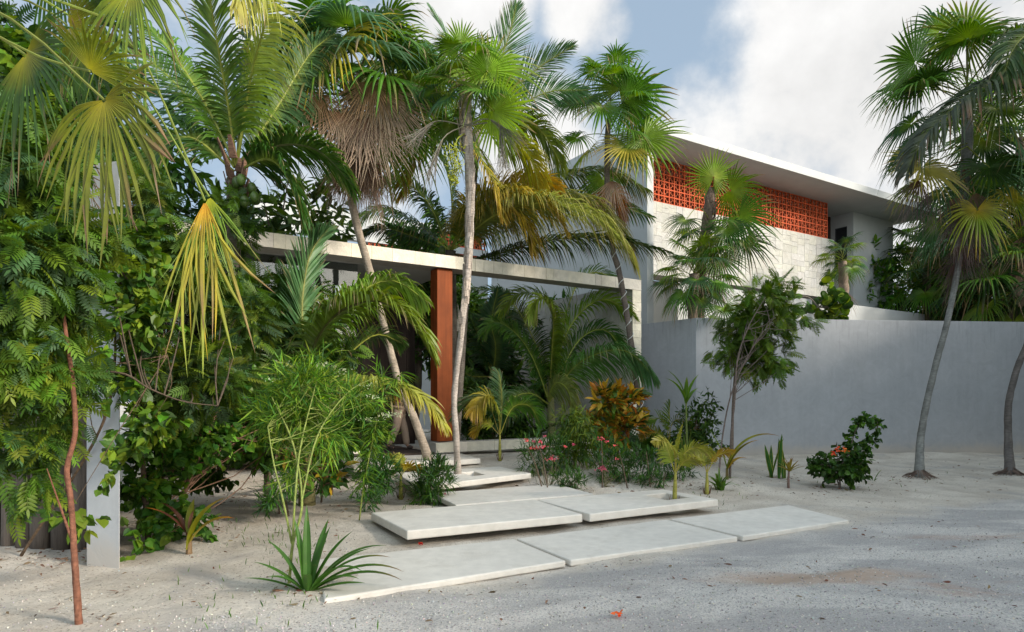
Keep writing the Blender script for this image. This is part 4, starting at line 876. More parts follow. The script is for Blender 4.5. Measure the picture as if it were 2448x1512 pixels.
# young coconut palm inside the frame
g = np.array([.98, 15.9, .25]); NN = thing('coconut_palm', 'young trunkless coconut palm with glossy arching fronds filling the open stone frame', 'palm tree', g)
m = M(); m.tube([g-UZ*.1, g+UZ*.5, P(1315, 900, 15.9)], [.12, .10, .05], 8, 10, (.2, .2, .08)); m.build('trunk', BARK, NN, True)
b0 = (1313, 960, 15.8)
hero(NN, [([b0, (1325, 800, 15.9), (1305, 720, 15.7), (1245, 700, 15.4), (1195, 745, 15.2)], dict(nl=100, ll=1.0, c0=G1*1.3, c1=G2*1.1, tip=G2)),  # greens of the front fronds are lightened, standing in for sun on them
          ([b0, (1320, 830, 15.5), (1322, 745, 15.0), (1290, 712, 14.6), (1262, 760, 14.4)], dict(nl=100, ll=.9, c0=G1, c1=G2*1.1, droop=.6)),
          ([b0, (1345, 820, 16), (1390, 745, 16.2), (1450, 715, 16.2), (1515, 760, 16.2)], dict(nl=104, ll=1.1, c0=G1*1.2, c1=G2, tip=G2)),
          ([b0, (1370, 880, 15.4), (1430, 845, 14.9), (1500, 840, 14.6), (1570, 905, 14.5)], dict(nl=110, ll=.95, c0=G1*1.1, c1=GB*1.7, droop=1.0, vee=0)),
          ([b0, (1360, 850, 15.8), (1400, 800, 15.9), (1450, 790, 15.9), (1495, 850, 15.9)], dict(nl=96, ll=.9, c0=GD*1.3, c1=GD*1.6)),
          ([b0, (1270, 850, 15.6), (1225, 790, 15.4), (1180, 770, 15.2), (1155, 800, 15.1)], dict(nl=96, ll=.9, c0=GD*1.4, c1=G1)),
          ([b0, (1290, 850, 16.2), (1250, 760, 16.6), (1200, 700, 16.9), (1130, 690, 17)], dict(nl=70, ll=1.0, c0=GD, c1=GD)),
          ([b0, (1330, 860, 16.4), (1370, 700, 16.8), (1420, 650, 17), (1490, 680, 17)], dict(nl=70, ll=1.0, c0=GD*1.2, c1=GD*1.6)),
          ([(1310, 955, 15.7), (1325, 918, 15.0), (1350, 922, 14.6), (1365, 955, 14.4), (1360, 1000, 14.3)], dict(nl=64, ll=.80, roll=1.35, c0=np.array([.13, .18, .05]), c1=np.array([.2, .22, .06]), droop=.85, tip=YE*.6, wd=.05)),
          ([(1310, 965, 15.7), (1265, 940, 15.2), (1215, 960, 14.9), (1185, 1020, 14.8)], dict(nl=60, ll=.7, c0=GD*1.2, c1=GD*1.4))], 400)
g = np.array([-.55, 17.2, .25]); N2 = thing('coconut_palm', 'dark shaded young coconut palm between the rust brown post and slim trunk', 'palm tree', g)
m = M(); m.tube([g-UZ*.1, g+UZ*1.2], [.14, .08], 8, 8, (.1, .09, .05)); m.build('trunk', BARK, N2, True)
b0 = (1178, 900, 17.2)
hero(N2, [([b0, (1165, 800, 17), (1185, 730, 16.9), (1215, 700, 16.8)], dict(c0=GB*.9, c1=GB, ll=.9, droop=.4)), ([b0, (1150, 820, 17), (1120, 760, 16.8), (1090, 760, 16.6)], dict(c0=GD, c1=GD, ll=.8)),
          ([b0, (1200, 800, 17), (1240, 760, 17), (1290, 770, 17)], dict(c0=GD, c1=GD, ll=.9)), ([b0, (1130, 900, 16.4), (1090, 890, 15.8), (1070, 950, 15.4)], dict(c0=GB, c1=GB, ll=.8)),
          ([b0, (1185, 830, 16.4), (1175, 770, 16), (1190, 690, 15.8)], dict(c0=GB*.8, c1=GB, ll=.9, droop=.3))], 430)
# young coconut palm in front of the roofed entry at left
g = np.array([-2.85, 8.9, .03]); O_ = thing('coconut_palm', 'young coconut palm left of the entry, one frond arching over the leaning trunk', 'palm tree', g)
m = M(); m.tube([g-UZ*.1, g+UZ*.4, P(738, 900, 8.9)], [.12, .10, .05], 8, 8, (.2, .18, .08)); m.build('trunk', BARK, O_, True)
b0 = (735, 950, 8.9)
hero(O_, [([b0, (750, 830, 8.8), (795, 760, 8.6), (850, 727, 8.4), (915, 722, 8.2), (985, 775, 8.1), (1030, 850, 8.1)], dict(nl=100, ll=.86, wd=.034, c0=G1, c1=G2*1.1, droop=.85, vee=.5, roll=.3, fwd=(60, 22), rcol=np.array([.12, .13, .04]))),
          ([b0, (722, 760, 8.9), (728, 670, 8.9), (745, 600, 8.9), (785, 545, 8.8)], dict(nl=80, ll=.78, c0=GB*1.5, c1=GB*1.7, droop=.10, vee=0, pet=.30, rcol=np.array([.34, .34, .12]), fwd=(52, 22), side=np.array([.6, -.8, 0]))),
          ([(735, 980, 8.9), (800, 925, 8.4), (873, 905, 8.0), (945, 915, 7.8), (1015, 955, 7.6), (1063, 1015, 7.6)], dict(nl=84, ll=.66, c0=np.array([.14, .2, .05]), c1=np.array([.3, .27, .04]), tip=YE*.6, droop=1.0, roll=.12, rcol=np.array([.4, .4, .1]))),
          ([b0, (790, 780, 9.3), (860, 700, 9.5), (940, 670, 9.6), (1020, 720, 9.6)], dict(nl=84, ll=.8, c0=G1, c1=G2*.9, droop=.7)),
          ([b0, (690, 830, 9), (640, 760, 9.1), (580, 740, 9.2)], dict(nl=60, ll=.7, c0=GD*1.2, c1=G1)),
          ([b0, (700, 880, 8.6), (640, 870, 8.3), (590, 930, 8.2)], dict(nl=60, ll=.6, c0=GD, c1=GD*1.3)),
          ([b0, (830, 850, 9.4), (900, 800, 9.8), (960, 820, 10)], dict(nl=60, ll=.75, c0=GD, c1=GD*1.4))], 450)

# ---- small coconut seedlings
def seedling(px, py, label, specs, stem, seed, zt=None):
    g = GR(px, py)
    if zt is not None: g = np.array([g[0], g[1], zt])
    t = thing('coconut_seedling', label, 'young palm', g, None); Z0 = g[1]
    m = M(); top = P(stem[0], stem[1], Z0); m.tube([g-UZ*.03, (g+top)/2, top], [.035, .028, .015], 7, 8, (.30, .28, .06), .2, rs(seed)); r = rs(seed)
    for k in range(6):
        a = k*1.05; o = np.array([math.cos(a), math.sin(a), 0])*.05; m.add([g+o*.4-UZ*.02, g+o*1.1+UZ*.02, g+o*1.6+UZ*.16], None, [[0, 1, 2]], (.12, .07, .04))
    m.build('stem', WOODY, t, True)
    for k, (pts, kw) in enumerate(specs):
        m = M(); q = dict(nl=22, ll=.24, wd=.022, droop=.35, roll=.7, c0=np.array([.2, .24, .03]), c1=np.array([.26, .26, .035]), pet=.3, rr=.008, rcol=np.array([.4, .36, .06])); q.update(kw)
        frond(m, [P(a, b, Z0+c) for a, b, c in pts], seed=seed+k, **q); m.build('frond', LEAF, t)
    return t
seedling(1612, 1216, 'small yellow green coconut seedling growing in the square hole of the raised slab', [([(1614, 1130, 0), (1612, 1080, 0), (1590, 1055, -.2), (1560, 1058, -.4)], {}), ([(1616, 1130, 0), (1635, 1085, 0), (1665, 1070, 0), (1705, 1082, -.1)], {}), ([(1615, 1130, 0), (1622, 1060, .1), (1632, 1015, .2)], dict(ll=.12)), ([(1615, 1130, 0), (1640, 1100, -.2), (1668, 1100, -.4)], {}), ([(1613, 1130, 0), (1600, 1085, .2), (1592, 1060, .4)], {})], (1615, 1125), 700, .04)
seedling(1690, 1182, 'coconut seedling beside a grassy clump right of the planting hole slab', [([(1690, 1130, 0), (1680, 1100, 0), (1655, 1088, 0)], {}), ([(1690, 1130, 0), (1715, 1090, 0), (1755, 1078, 0)], dict(c0=YE*.5, c1=YE*.7)), ([(1690, 1130, 0), (1692, 1090, .2), (1668, 1070, .3)], {})], (1690, 1128), 720)
seedling(1195, 1100, 'young coconut palm with yellow drooping leaves in front of the stone curb', [([(1195, 1040, 0), (1190, 985, -.1), (1165, 945, -.3), (1125, 990, -.5)], dict(ll=.5, c0=G2, c1=YE*.8, droop=.5, nl=34, wd=.03)), ([(1195, 1040, 0), (1200, 960, 0), (1195, 900, 0), (1185, 880, 0)], dict(ll=.5, c0=GB, c1=GB, nl=36, droop=.2)), ([(1195, 1040, 0), (1225, 975, 0), (1265, 970, 0), (1290, 1010, -.1)], dict(ll=.55, c0=G1, c1=G1, nl=38, droop=.5, wd=.03)), ([(1195, 1040, 0), (1160, 1010, 0), (1130, 1040, 0)], dict(ll=.3, c0=G2, c1=YE, nl=24)), ([(1195, 1040, 0), (1160, 950, .2), (1115, 960, .3), (1085, 1000, .3)], dict(ll=.6, c0=G1*.8, c1=GB*1.6, nl=38, wd=.03))], (1195, 1040), 740)
seedling(1596, 1100, 'coconut seedling with reddish tips between the croton and the snake plants', [([(1600, 1060, 0), (1592, 1020, 0), (1575, 1000, 0), (1545, 1010, -.1)], dict(ll=.36, c0=G1, c1=G2)), ([(1600, 1060, 0), (1608, 1010, 0), (1640, 1005, 0), (1680, 1040, 0)], dict(ll=.4, c0=G1, c1=YE*.7)), ([(1600, 1060, 0), (1600, 1000, 0), (1602, 960, 0)], dict(ll=.4, droop=.2, c0=G2, c1=G1)), ([(1600, 1060, 0), (1565, 1030, 0), (1530, 1040, 0)], dict(ll=.3, c0=G2, c1=YE*.5))], (1600, 1060), 760)
seedling(958, 1192, 'tiny yellowing coconut seedling between the two left oleanders', [([(958, 1140, 0), (950, 1105, 0), (925, 1090, 0)], {}), ([(958, 1140, 0), (975, 1118, 0), (1005, 1122, 0)], dict(c0=YE*.6, c1=YE)), ([(958, 1140, 0), (962, 1110, 0), (955, 1085, 0)], {})], (958, 1140), 770)
g = GR(452, 1318); t = thing('coconut_sprout', 'coconut sprout with one broad yellow leaf and bronze blades at left', 'young palm', g)
m = M(); Z0 = g[1]
for k, (az, el, L, w_, bd, c, tp) in enumerate([(.1, 78, .62, .13, 60, (.24, .27, .02), YE), (.3, 60, .5, .10, 80, (.34, .30, .03), OR), (2.9, 70, .50, .05, 60, BR, BR*.7), (3.3, 55, .5, .05, 50, BR*1.2, OR), (1.4, 84, .32, .07, 20, (.2, .25, .02), (.2, .22, .02)), (5.5, 65, .22, .03, 20, DE, BR)]): strap(m, g+np.array([0, 0, .02+.04*k]), az, el, L, w_, bd, c, tp, k)
m.build('leaves', LEAF, t); m = M(); m.tube([g-UZ*.03, g+UZ*.16], [.03, .022], 6, 5, (.2, .13, .07)); m.build('stem', WOODY, t)

# ---- close fan leaves entering from the upper left: one palm standing out of frame
g = np.array([-3.9, 2.9, 0]); H_ = thing('fan_palm', 'close fan palm reaching in from the left edge with olive green and orange hanging leaves', 'palm tree', g)
topH = P(-420, -140, 3.5); trunk_part(H_, [g, g*.5+topH*.5, topH], [.15, .12, .12], (.28, .23, .18), seed=14, rings=.03)
OL = np.array([.15, .185, .012])
spec = [([topH, P(0, 30, 3.45), P(249, 239, 3.4)], (.30, -.15, -.94), (.9, -.25, .3), .62, 44, 215, .80, .45, OL*1.1, OL*.8, 1),
        ([topH, P(60, 120, 3.7), P(215, 170, 3.6)], (.6, -.3, .5), (-.4, -.5, .7), .36, 30, 160, .6, .1, OL, OL, 2),
        ([topH, P(200, 20, 4.1), P(330, 120, 4.2), P(490, 480, 4.3)], (.12, -.2, -.95), (.95, -.2, .1), .82, 19, 56, .74, .4, np.array([.30, .25, .03]), np.array([.22, .26, .03]), 3),
        ([topH, P(100, -60, 4), P(320, -40, 4.1)], (.5, -.3, -.75), (.8, -.2, .5), .75, 40, 220, .4, .4, G2*.9, G2, 4),
        ([topH, P(60, 0, 4.4), P(160, 60, 4.4)], (.7, -.2, -.5), (.5, -.4, .7), .9, 40, 200, .4, .35, GD*1.5, G1, 5),
        ([topH, P(-50, 60, 3.9), P(60, 130, 3.9)], (.6, -.3, -.75), (.8, -.3, .4), .7, 36, 180, .45, .3, GD*1.3, G1, 6),
        ([topH, P(-100, -60, 4.6), P(120, -120, 4.9)], (.8, -.1, -.5), (.4, -.3, .8), 1.1, 40, 200, .35, .5, GD*1.3, G1*.8, 7),
        ([topH, P(200, 50, 4.6), P(500, 470, 4.6)], (.2, -.2, -.95), (.95, -.2, .1), .70, 24, 70, .35, .2, G2*.9, np.array([.3, .34, .1]), 8)]
for (pt, T_, S_, R_, n_, sp_, jn, dr, a_, b_, k) in spec:
    m = M(); fan(m, pt, T_, S_, R_, n_, sp_, jn, dr, .05, c0=a_, c1=b_, chub=(OR*1.3 if k == 3 else np.array([.40, .36, .02])), tipc=(b_*1.2+.02), seed=130+k, pr=.010, yel=(.2 if k == 3 else 0), short=(.95 if k == 1 else .22), wild=(.5 if k in (1, 3, 8) else .3)); m.build('fan_leaf', LEAF, H_, label='orange centred fan leaf hanging straight down' if k == 3 else None)
# ================================================================ shrubs, trees, flowers
def shrub(name, label, cat, base, trunks, blobs, ncl, nper, tm, size, cols, seed, bcol=(.16, .10, .07), nb=16, br=.010, mat_=None, group=None, leafname='foliage', sname='branches', extra=None, **kw):
    t = thing(name, label, cat, base, group); r = rs(seed); mf = M()
    cen = foliage(mf, blobs, ncl, nper, tm, size, cols, seed, **kw)
    m = M()
    for (pts, rad) in trunks: m.tube(pts, rad, 9, 60, bcol, .2, r, cvar=.45)
    for k in range(len(trunks)): branches(m, trunks[k][0], cen, r, nb, br, bcol)
    m.build(sname, WOODY, t, True)
    if extra: extra(mf, r)
    mf.build(leafname, mat_ or BUSH, t); return t, cen
DG = [GD, GD*1.3, G1*.8, np.array([.03, .075, .03])]; MG = [G1, G1*.8, G2*.9, GD*1.4]; LG = [G2, G2*1.2, G1*1.1, np.array([.20, .30, .03])]

# brown sapling and the neem tree round it, left foreground
g = GR(190, 1496); Zs = g[1]
shrub('neem_tree', 'neem sapling with a bare reddish brown stem and drooping leaves at left front', 'tree', g,
      [([g-UZ*.05, P(178, 1330, Zs), P(170, 1200, Zs), P(160, 1120, Zs), P(180, 1030, Zs), P(172, 900, Zs), P(158, 800, Zs+.05), P(140, 650, Zs+.2)], [.024, .021, .018, .017, .016, .014, .011, .007]), ([P(172, 1290, Zs), P(140, 1200, Zs-.05), P(112, 1120, Zs-.1)], [.010, .006, .003])],
      [pblob(50, 640, 4.2, 130, 130, .5), pblob(50, 850, 4.3, 130, 130, .5), pblob(60, 1010, 4.4, 85, 110, .3), pblob(50, 1160, 4.4, 60, 60, .2), pblob(190, 560, 4.4, 70, 70, .3), pblob(190, 760, 4.6, 50, 60, .2), pblob(30, 400, 4.3, 120, 160, .4)],
      500, 6, NEEM, .205, [G1*1.2, G1*1.4, G2*.9, GD*1.8, GB*1.5], 201, (.18, .075, .045), 0, .004, spread=.9, grav=.75, out=.5, roll=.4)
# large neem mass behind, left
g = np.array([-5.2, 6.9, 0])
shrub('neem_tree', 'tall dense neem tree behind the wooden palisade at the far left', 'tree', g, [([g, P(60, 900, 6.9), P(90, 500, 6.9), P(120, 150, 6.9)], [.08, .07, .05, .03])],
      [pblob(60, 300, 6.9, 190, 230, .9), pblob(140, 600, 7.0, 150, 230, .8), pblob(20, 850, 7.2, 110, 150, .6)], 760, 6, NEEM, .27, [GD, GD*1.3, G1*.9, GB], 203, (.12, .09, .07), 26, .014, spread=1, grav=.5)
# heart leaved vine over the wall end
g = np.array([-4.6, 6.0, .02])
shrub('climbing_vine', 'heart leaved vine trailing over the plaster wall end', 'vine', g,
      [([g, P(250, 1000, 5.6), P(280, 700, 5.6), P(330, 560, 5.7), P(240, 420, 5.6), P(120, 150, 5.4)], [.014, .012, .010, .006, .004]), ([P(300, 640, 5.6), P(360, 760, 5.5), P(400, 850, 5.5)], [.008, .006, .003])],
      [pblob(310, 620, 5.6, 75, 110, .25), pblob(330, 760, 5.5, 70, 80, .25), pblob(270, 900, 5.4, 60, 60, .15), pblob(90, 230, 5.2, 60, 130, .2), pblob(350, 1020, 5.6, 60, 80, .2), pblob(270, 1110, 5.3, 35, 40, .12), pblob(180, 1230, 4.9, 40, 26, .08), pblob(40, 130, 5.2, 60, 60, .2), pblob(170, 380, 5.3, 60, 70, .15)],
      330, 6, HEART, .10, [G1, G1*1.3, GD*1.5, G2], 205, (.12, .08, .05), 16, .005, spread=2.2, grav=.6, mat_=WAXY)
g = np.array([-3.75, 6.6, .02])
shrub('neem_shrub', 'leafy neem branches hanging in front of the left stone pillar', 'shrub', g, [([g, P(330, 900, 6.5), P(350, 640, 6.5), P(420, 560, 6.5)], [.03, .025, .018, .01]), ([P(222, 886, 5.0), P(300, 895, 5.0), P(360, 930, 5.1), P(440, 960, 5.2), P(520, 970, 5.3)], [.009, .008, .006, .005, .003])],
      [pblob(420, 640, 6.4, 90, 80, .4), pblob(330, 500, 6.3, 70, 90, .3), pblob(470, 900, 6.2, 120, 90, .4), pblob(330, 860, 5.6, 60, 80, .25), pblob(590, 760, 6.6, 70, 60, .3)], 290, 6, NEEM, .20, MG+[GB], 207, (.09, .065, .045), 16, .007, spread=1, grav=.6)
# neem trees at the centre left, above and below the roof edge
g = np.array([-3.7, 9.7, 0])
shrub('neem_tree', 'dark green neem tree beneath the left end of the roof slab', 'tree', g, [([g, P(640, 900, 9.7), P(640, 760, 9.7), P(560, 680, 9.7)], [.06, .05, .04, .02])],
      [pblob(560, 520, 9.0, 45, 50, .4), pblob(700, 780, 9.2, 90, 45, .4), pblob(770, 850, 9.5, 70, 45, .4), pblob(720, 690, 9.7, 60, 30, .3), pblob(655, 700, 9.1, 85, 38, .4), pblob(540, 690, 9.6, 70, 60, .6), pblob(640, 780, 9.3, 90, 50, .5), pblob(660, 850, 9.3, 120, 80, .6), pblob(520, 600, 9.8, 60, 60, .5), pblob(530, 900, 9.0, 80, 70, .4)], 760, 6, NEEM, .24, [G1*.9, GD*1.5, G1, G1*1.2, GB], 209, (.10, .07, .05), 22, .012, spread=1, grav=.5)
# heart leaved dark shrub at left centre
g = GR(420, 1272)
shrub('bougainvillea', 'broad dark green heart leaved shrub sprawling over the sand at left centre', 'shrub', g,
      [([g-UZ*.03, P(440, 1180, 6.9), P(480, 1080, 6.9), P(520, 980, 6.9)], [.028, .024, .018, .012]), ([GR(380, 1240)-UZ*.03, P(395, 1180, 7.1), P(370, 1080, 7.1)], [.024, .02, .012]), ([GR(640, 1165)-UZ*.03, P(637, 1080, 8.2), P(650, 980, 8.2)], [.03, .026, .018]), ([GR(500, 1150), P(520, 1060, 8.4), P(560, 960, 8.4)], [.03, .025, .02])],
      [pblob(500, 940, 7.2, 160, 65, .6), pblob(440, 1050, 6.9, 110, 70, .5), pblob(350, 1170, 6.7, 75, 70, .3), pblob(560, 1030, 7.8, 120, 60, .5), pblob(390, 1260, 6.4, 60, 55, .2), pblob(470, 1250, 6.5, 45, 40, .15), pblob(330, 1290, 6.0, 22, 50, .08), pblob(640, 960, 7.8, 100, 55, .4)],
      1050, 7, HEART, .10, [GD*1.5, G1*.8, G1, G1*1.25, G2*.8], 211, (.15, .085, .055), 22, .008, spread=2.0, grav=.6, mat_=WAXY)
g = GR(545, 1110)
shrub('bougainvillea', 'darker heart leaved shrub in the shade behind the pale feathery bush', 'shrub', g, [([g, P(590, 980, 9), P(640, 900, 9)], [.03, .02, .012])],
      [pblob(490, 1120, 8.8, 70, 50, .4), pblob(600, 900, 8.6, 120, 60, .5), pblob(720, 1000, 8.2, 120, 60, .5), pblob(800, 1060, 8.0, 60, 40, .3), pblob(650, 1080, 8.3, 80, 45, .4), pblob(560, 1020, 8.8, 90, 70, .4), pblob(850, 1000, 8.4, 40, 50, .3)], 800, 7, HEART, .10, [GD*1.3, G1*.7, G1, G1*1.2], 213, (.12, .07, .05), 18, .008, spread=2, grav=.5, mat_=WAXY)
# pale feathery bush
g = GR(690, 1396); Zb = g[1]
stems = [([g-UZ*.03, P(700, 1300, Zb), P(722, 1200, Zb+.1), P(700, 1060, Zb+.3), P(650, 950, Zb+.4)], [.013, .011, .009, .007, .004]), ([P(700, 1290, Zb), P(706, 1180, Zb+.05), P(720, 1060, Zb+.3), P(760, 900, Zb+.5)], [.009, .008, .006, .004]),
         ([P(698, 1300, Zb), P(675, 1190, Zb), P(655, 1110, Zb+.1), P(640, 1020, Zb+.3)], [.009, .008, .006, .004]), ([P(720, 1200, Zb+.1), P(760, 1040, Zb+.3), P(830, 940, Zb+.5), P(900, 900, Zb+.6)], [.008, .007, .005, .003])]
def tufts(mf, r):
    for k in range(16):
        c = P(r.uniform(640, 960), r.uniform(870, 1010), 5.6+r.rand()*.4); n = 26
        mf.inst(T_lance(.5), orient(nrm(r.randn(n, 3)+[0, 0, .5]), r)*.022, c+r.randn(n, 3)*[.05, .05, .012], pal(r, n, [(.42, .45, .28)]))
shrub('feathery_bush', 'bright yellow green bush of long narrow leaves on thin pale stems, near the lily', 'shrub', g, stems,
      [pblob(730, 920, 5.7, 80, 60, .35), pblob(700, 1000, 5.6, 75, 60, .3), pblob(835, 950, 5.7, 75, 42, .25), pblob(650, 990, 5.8, 60, 50, .25), pblob(770, 1030, 5.6, 70, 50, .3), pblob(700, 1110, 5.5, 45, 50, .18), pblob(910, 915, 5.9, 34, 18, .12), pblob(760, 860, 5.8, 45, 25, .15)],
      430, 11, T_lance(.075, bend=.25), .15, [G2, G2*1.2, G1*1.1, G1*.8, GD*1.6, G1, np.array([.22, .29, .03])], 215, (.20, .24, .06), 22, .004, spread=1.0, grav=.05, out=1.0, extra=tufts)
# single arching herb stem in the sand
g = GR(859, 1240); Zh = g[1]; t = thing('willowy_herb', 'single tall green stem of drooping narrow leaves standing in the sand beside the raised slab', 'plant', g)
st_ = [g-UZ*.02, P(868, 1170, Zh), P(885, 1080, Zh), P(905, 990, Zh), P(930, 930, Zh), P(960, 890, Zh-.1)]; m = M(); m.tube(st_, [.010, .008, .006, .003], 6, 24, (.22, .26, .06)); m.build('stem', WOODY, t, True)
m = M(); r = rs(17); c = spline(st_, 90)[18:]; n = 340; ix = r.randint(0, 72, n); a = r.rand(n)*6.28; d = nrm(np.stack([np.cos(a), np.sin(a), .35-.5*r.rand(n)], 1)); m.inst(T_lance(.10, bend=.55), orient(d, r, .2)*r.uniform(.14, .26, (n, 1, 1)), c[ix], pal(r, n, [G1, G2, GD*1.6])); m.build('foliage', BUSH, t)

# oleanders
def oleander(px, py, label, blobs, stems, ncl, seed, fl, size=.15, cat='oleander'):
    g = GR(px, py); t = thing('oleander', label, cat, g, 'oleander bushes beside the path'); r = rs(seed); m = M(); mf = M()
    bl = [pblob(*b) for b in blobs]; cen = foliage(mf, bl, ncl, 11, T_lance(.13), size, [GD*1.3, G1*.85, GD*1.6, GB], seed, spread=.9, grav=-.1, out=.9, roll=.3)
    for q in stems: b0 = GR(*q[0]); m.tube([b0-UZ*.02]+[P(a, b, b0[1]) for a, b in q[1:]], [.012, .009, .005], 5, 10, (.13, .09, .06))
    tr = [g]+[P(blobs[0][0], blobs[0][1], g[1])]; branches(m, tr, cen, r, 22, .005, (.12, .11, .05), .05); m.build('branches', WOODY, t, True); mf.build('foliage', BUSH, t)
    for (fx, fy, k) in fl:
        c = P(fx, fy, g[1]-.45); m = M(); n = 5*k; m.inst(PETAL, orient(nrm(r.randn(n, 3)+[0, -.5, .3]), r)*.030, c+r.randn(n, 3)*[.035, .03, .018]*(.35 if k < 3 else 1), pal(r, n, [(.62, .09, .13), (.68, .14, .16)])); m.build('flower', FLOWER, t)
oleander(1310, 1145, 'pink flowered oleander at the left end of the planting bed beside the path', [(1300, 1080, 11.2, 60, 50, .3), (1270, 1100, 11, 40, 45, .2), (1345, 1090, 11.2, 50, 50, .3)], [[(1312, 1148), (1300, 1110), (1290, 1070)], [(1300, 1145), (1280, 1110), (1260, 1070)]], 120, 31, [(1258, 1052, 2), (1276, 1055, 2), (1293, 1056, 2), (1277, 1070, 3), (1298, 1068, 3), (1319, 1098, 5), (1352, 1067, 2), (1370, 1064, 2), (1300, 1042, 1)])
oleander(1370, 1160, 'low flowerless oleander tuft touching the third row slab', [(1375, 1150, 10, 42, 22, .2), (1340, 1145, 10.1, 30, 18, .15)], [[(1372, 1166), (1375, 1150)]], 34, 32, [])
oleander(1445, 1150, 'tall oleander with pink blooms directly below the orange croton', [(1440, 1075, 11, 35, 55, .25), (1460, 1110, 10.8, 55, 45, .3), (1500, 1120, 10.9, 60, 40, .3)], [[(1440, 1160), (1440, 1110), (1438, 1060)], [(1500, 1165), (1490, 1120), (1480, 1080)]], 130, 33, [(1436, 1050, 3), (1449, 1056, 2), (1440, 1120, 7), (1470, 1066, 1), (1475, 1098, 1)])
oleander(1555, 1155, 'dark oleander without flowers behind the planting hole slab', [(1560, 1100, 11, 60, 50, .3), (1570, 1140, 10.4, 50, 30, .2), (1620, 1130, 10.9, 40, 30, .2)], [[(1555, 1165), (1550, 1120), (1545, 1080)], [(1585, 1165), (1590, 1130)]], 110, 34, [])
oleander(1035, 1190, 'bushy oleander at the left edge of the third slab', [(1035, 1150, 9.0, 45, 45, .25), (1025, 1180, 8.9, 35, 28, .2), (1050, 1130, 9.1, 25, 30, .2)], [[(1030, 1196), (1030, 1160)], [(1045, 1198), (1055, 1160)]], 110, 35, [(1065, 1183, 3)], .16)
oleander(900, 1165, 'small oleander with two coral blossoms behind the herb stem', [(905, 1130, 9.0, 45, 50, .25), (880, 1160, 8.6, 30, 35, .2), (880, 1200, 8.2, 25, 22, .12)], [[(905, 1180), (900, 1130)], [(885, 1190), (880, 1150)]], 110, 36, [(904, 1128, 2), (920, 1116, 2)], .16)
oleander(690, 1195, 'narrow leaved dark oleander in the sand left of the path', [(680, 1150, 7.4, 40, 45, .2), (660, 1190, 7.3, 30, 30, .15), (760, 1130, 8.4, 40, 50, .2)], [[(690, 1230), (680, 1180)], [(668, 1225), (665, 1190)]], 100, 37, [], .15)

# croton
g = GR(1470, 1110); CRC = [OR*.9, YE, YE*.85, G1*1.4, np.array([.16, .19, .02]), GD, YE*.9]
shrub('croton', 'orange and yellow leaved croton bush in front of the stone frame', 'shrub', g, [([g, P(1468, 1040, 12.4), P(1460, 960, 12.4)], [.02, .015, .01]), ([g, P(1490, 1030, 12.4), P(1500, 960, 12.4)], [.015, .012, .008])],
      [pblob(1445, 960, 12.2, 42, 38, .3), pblob(1495, 960, 12.3, 42, 32, .3), pblob(1440, 1015, 12.1, 30, 35, .25), pblob(1490, 1020, 12.0, 50, 35, .3), pblob(1450, 1060, 12.1, 40, 25, .2)], 130, 9, BROAD, .22, CRC, 221, (.14, .09, .06), 20, .006, spread=.5, grav=-.1, out=1.1, mat_=WAXY)
g = GR(1372, 1120)
shrub('fine_leaf_shrub', 'upright bright green shrub with fine drooping leaves left of the croton', 'shrub', g, [([g, P(1375, 1050, 12.4), P(1380, 990, 12.4)], [.018, .012, .008])],
      [pblob(1375, 1015, 11.6, 42, 42, .3), pblob(1395, 1060, 11.5, 36, 45, .25), pblob(1355, 1070, 11.6, 30, 40, .25)], 260, 9, T_lance(.12, bend=.5), .17, [G2*.9, G1, LG[3]*.8, GD*1.5], 223, (.1, .1, .04), 14, .005, spread=1.5, grav=.5)
g = GR(768, 1200)
shrub('croton', 'low croton with broad dark green and red leaves at the foot of the pale bush', 'shrub', g, [([g, P(775, 1150, 7.6), P(790, 1120, 7.7)], [.014, .010, .006])],
      [pblob(785, 1130, 7.6, 34, 30, .2), pblob(770, 1165, 7.5, 22, 20, .12), pblob(700, 1060, 7.6, 60, 30, .2)], 46, 7, BROAD, .19, [GD, GD*1.3, G1, BR, YE*.5], 225, (.12, .08, .05), 8, .006, spread=.5, grav=-.2, out=1, mat_=WAXY)

g = np.array([-.45, 15.1, .27])
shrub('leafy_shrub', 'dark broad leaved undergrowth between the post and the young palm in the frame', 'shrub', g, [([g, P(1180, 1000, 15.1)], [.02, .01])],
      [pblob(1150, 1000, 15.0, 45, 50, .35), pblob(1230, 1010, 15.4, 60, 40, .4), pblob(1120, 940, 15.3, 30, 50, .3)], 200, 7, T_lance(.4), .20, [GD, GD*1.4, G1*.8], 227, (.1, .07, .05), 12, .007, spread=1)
g = np.array([-2.35, 10.9, .15])
shrub('leafy_shrub', 'mid green leafy shrub crowding the left side of the entry steps', 'shrub', g, [([g, P(890, 1020, 10.9)], [.02, .01])],
      [pblob(860, 1000, 10.8, 50, 50, .4), pblob(905, 1040, 10.6, 40, 40, .3), pblob(840, 930, 10.9, 50, 45, .4)], 240, 8, T_lance(.3), .15, [GD*1.6, G1, G1*1.2, G2*.8], 229, (.1, .07, .05), 14, .007, spread=1)
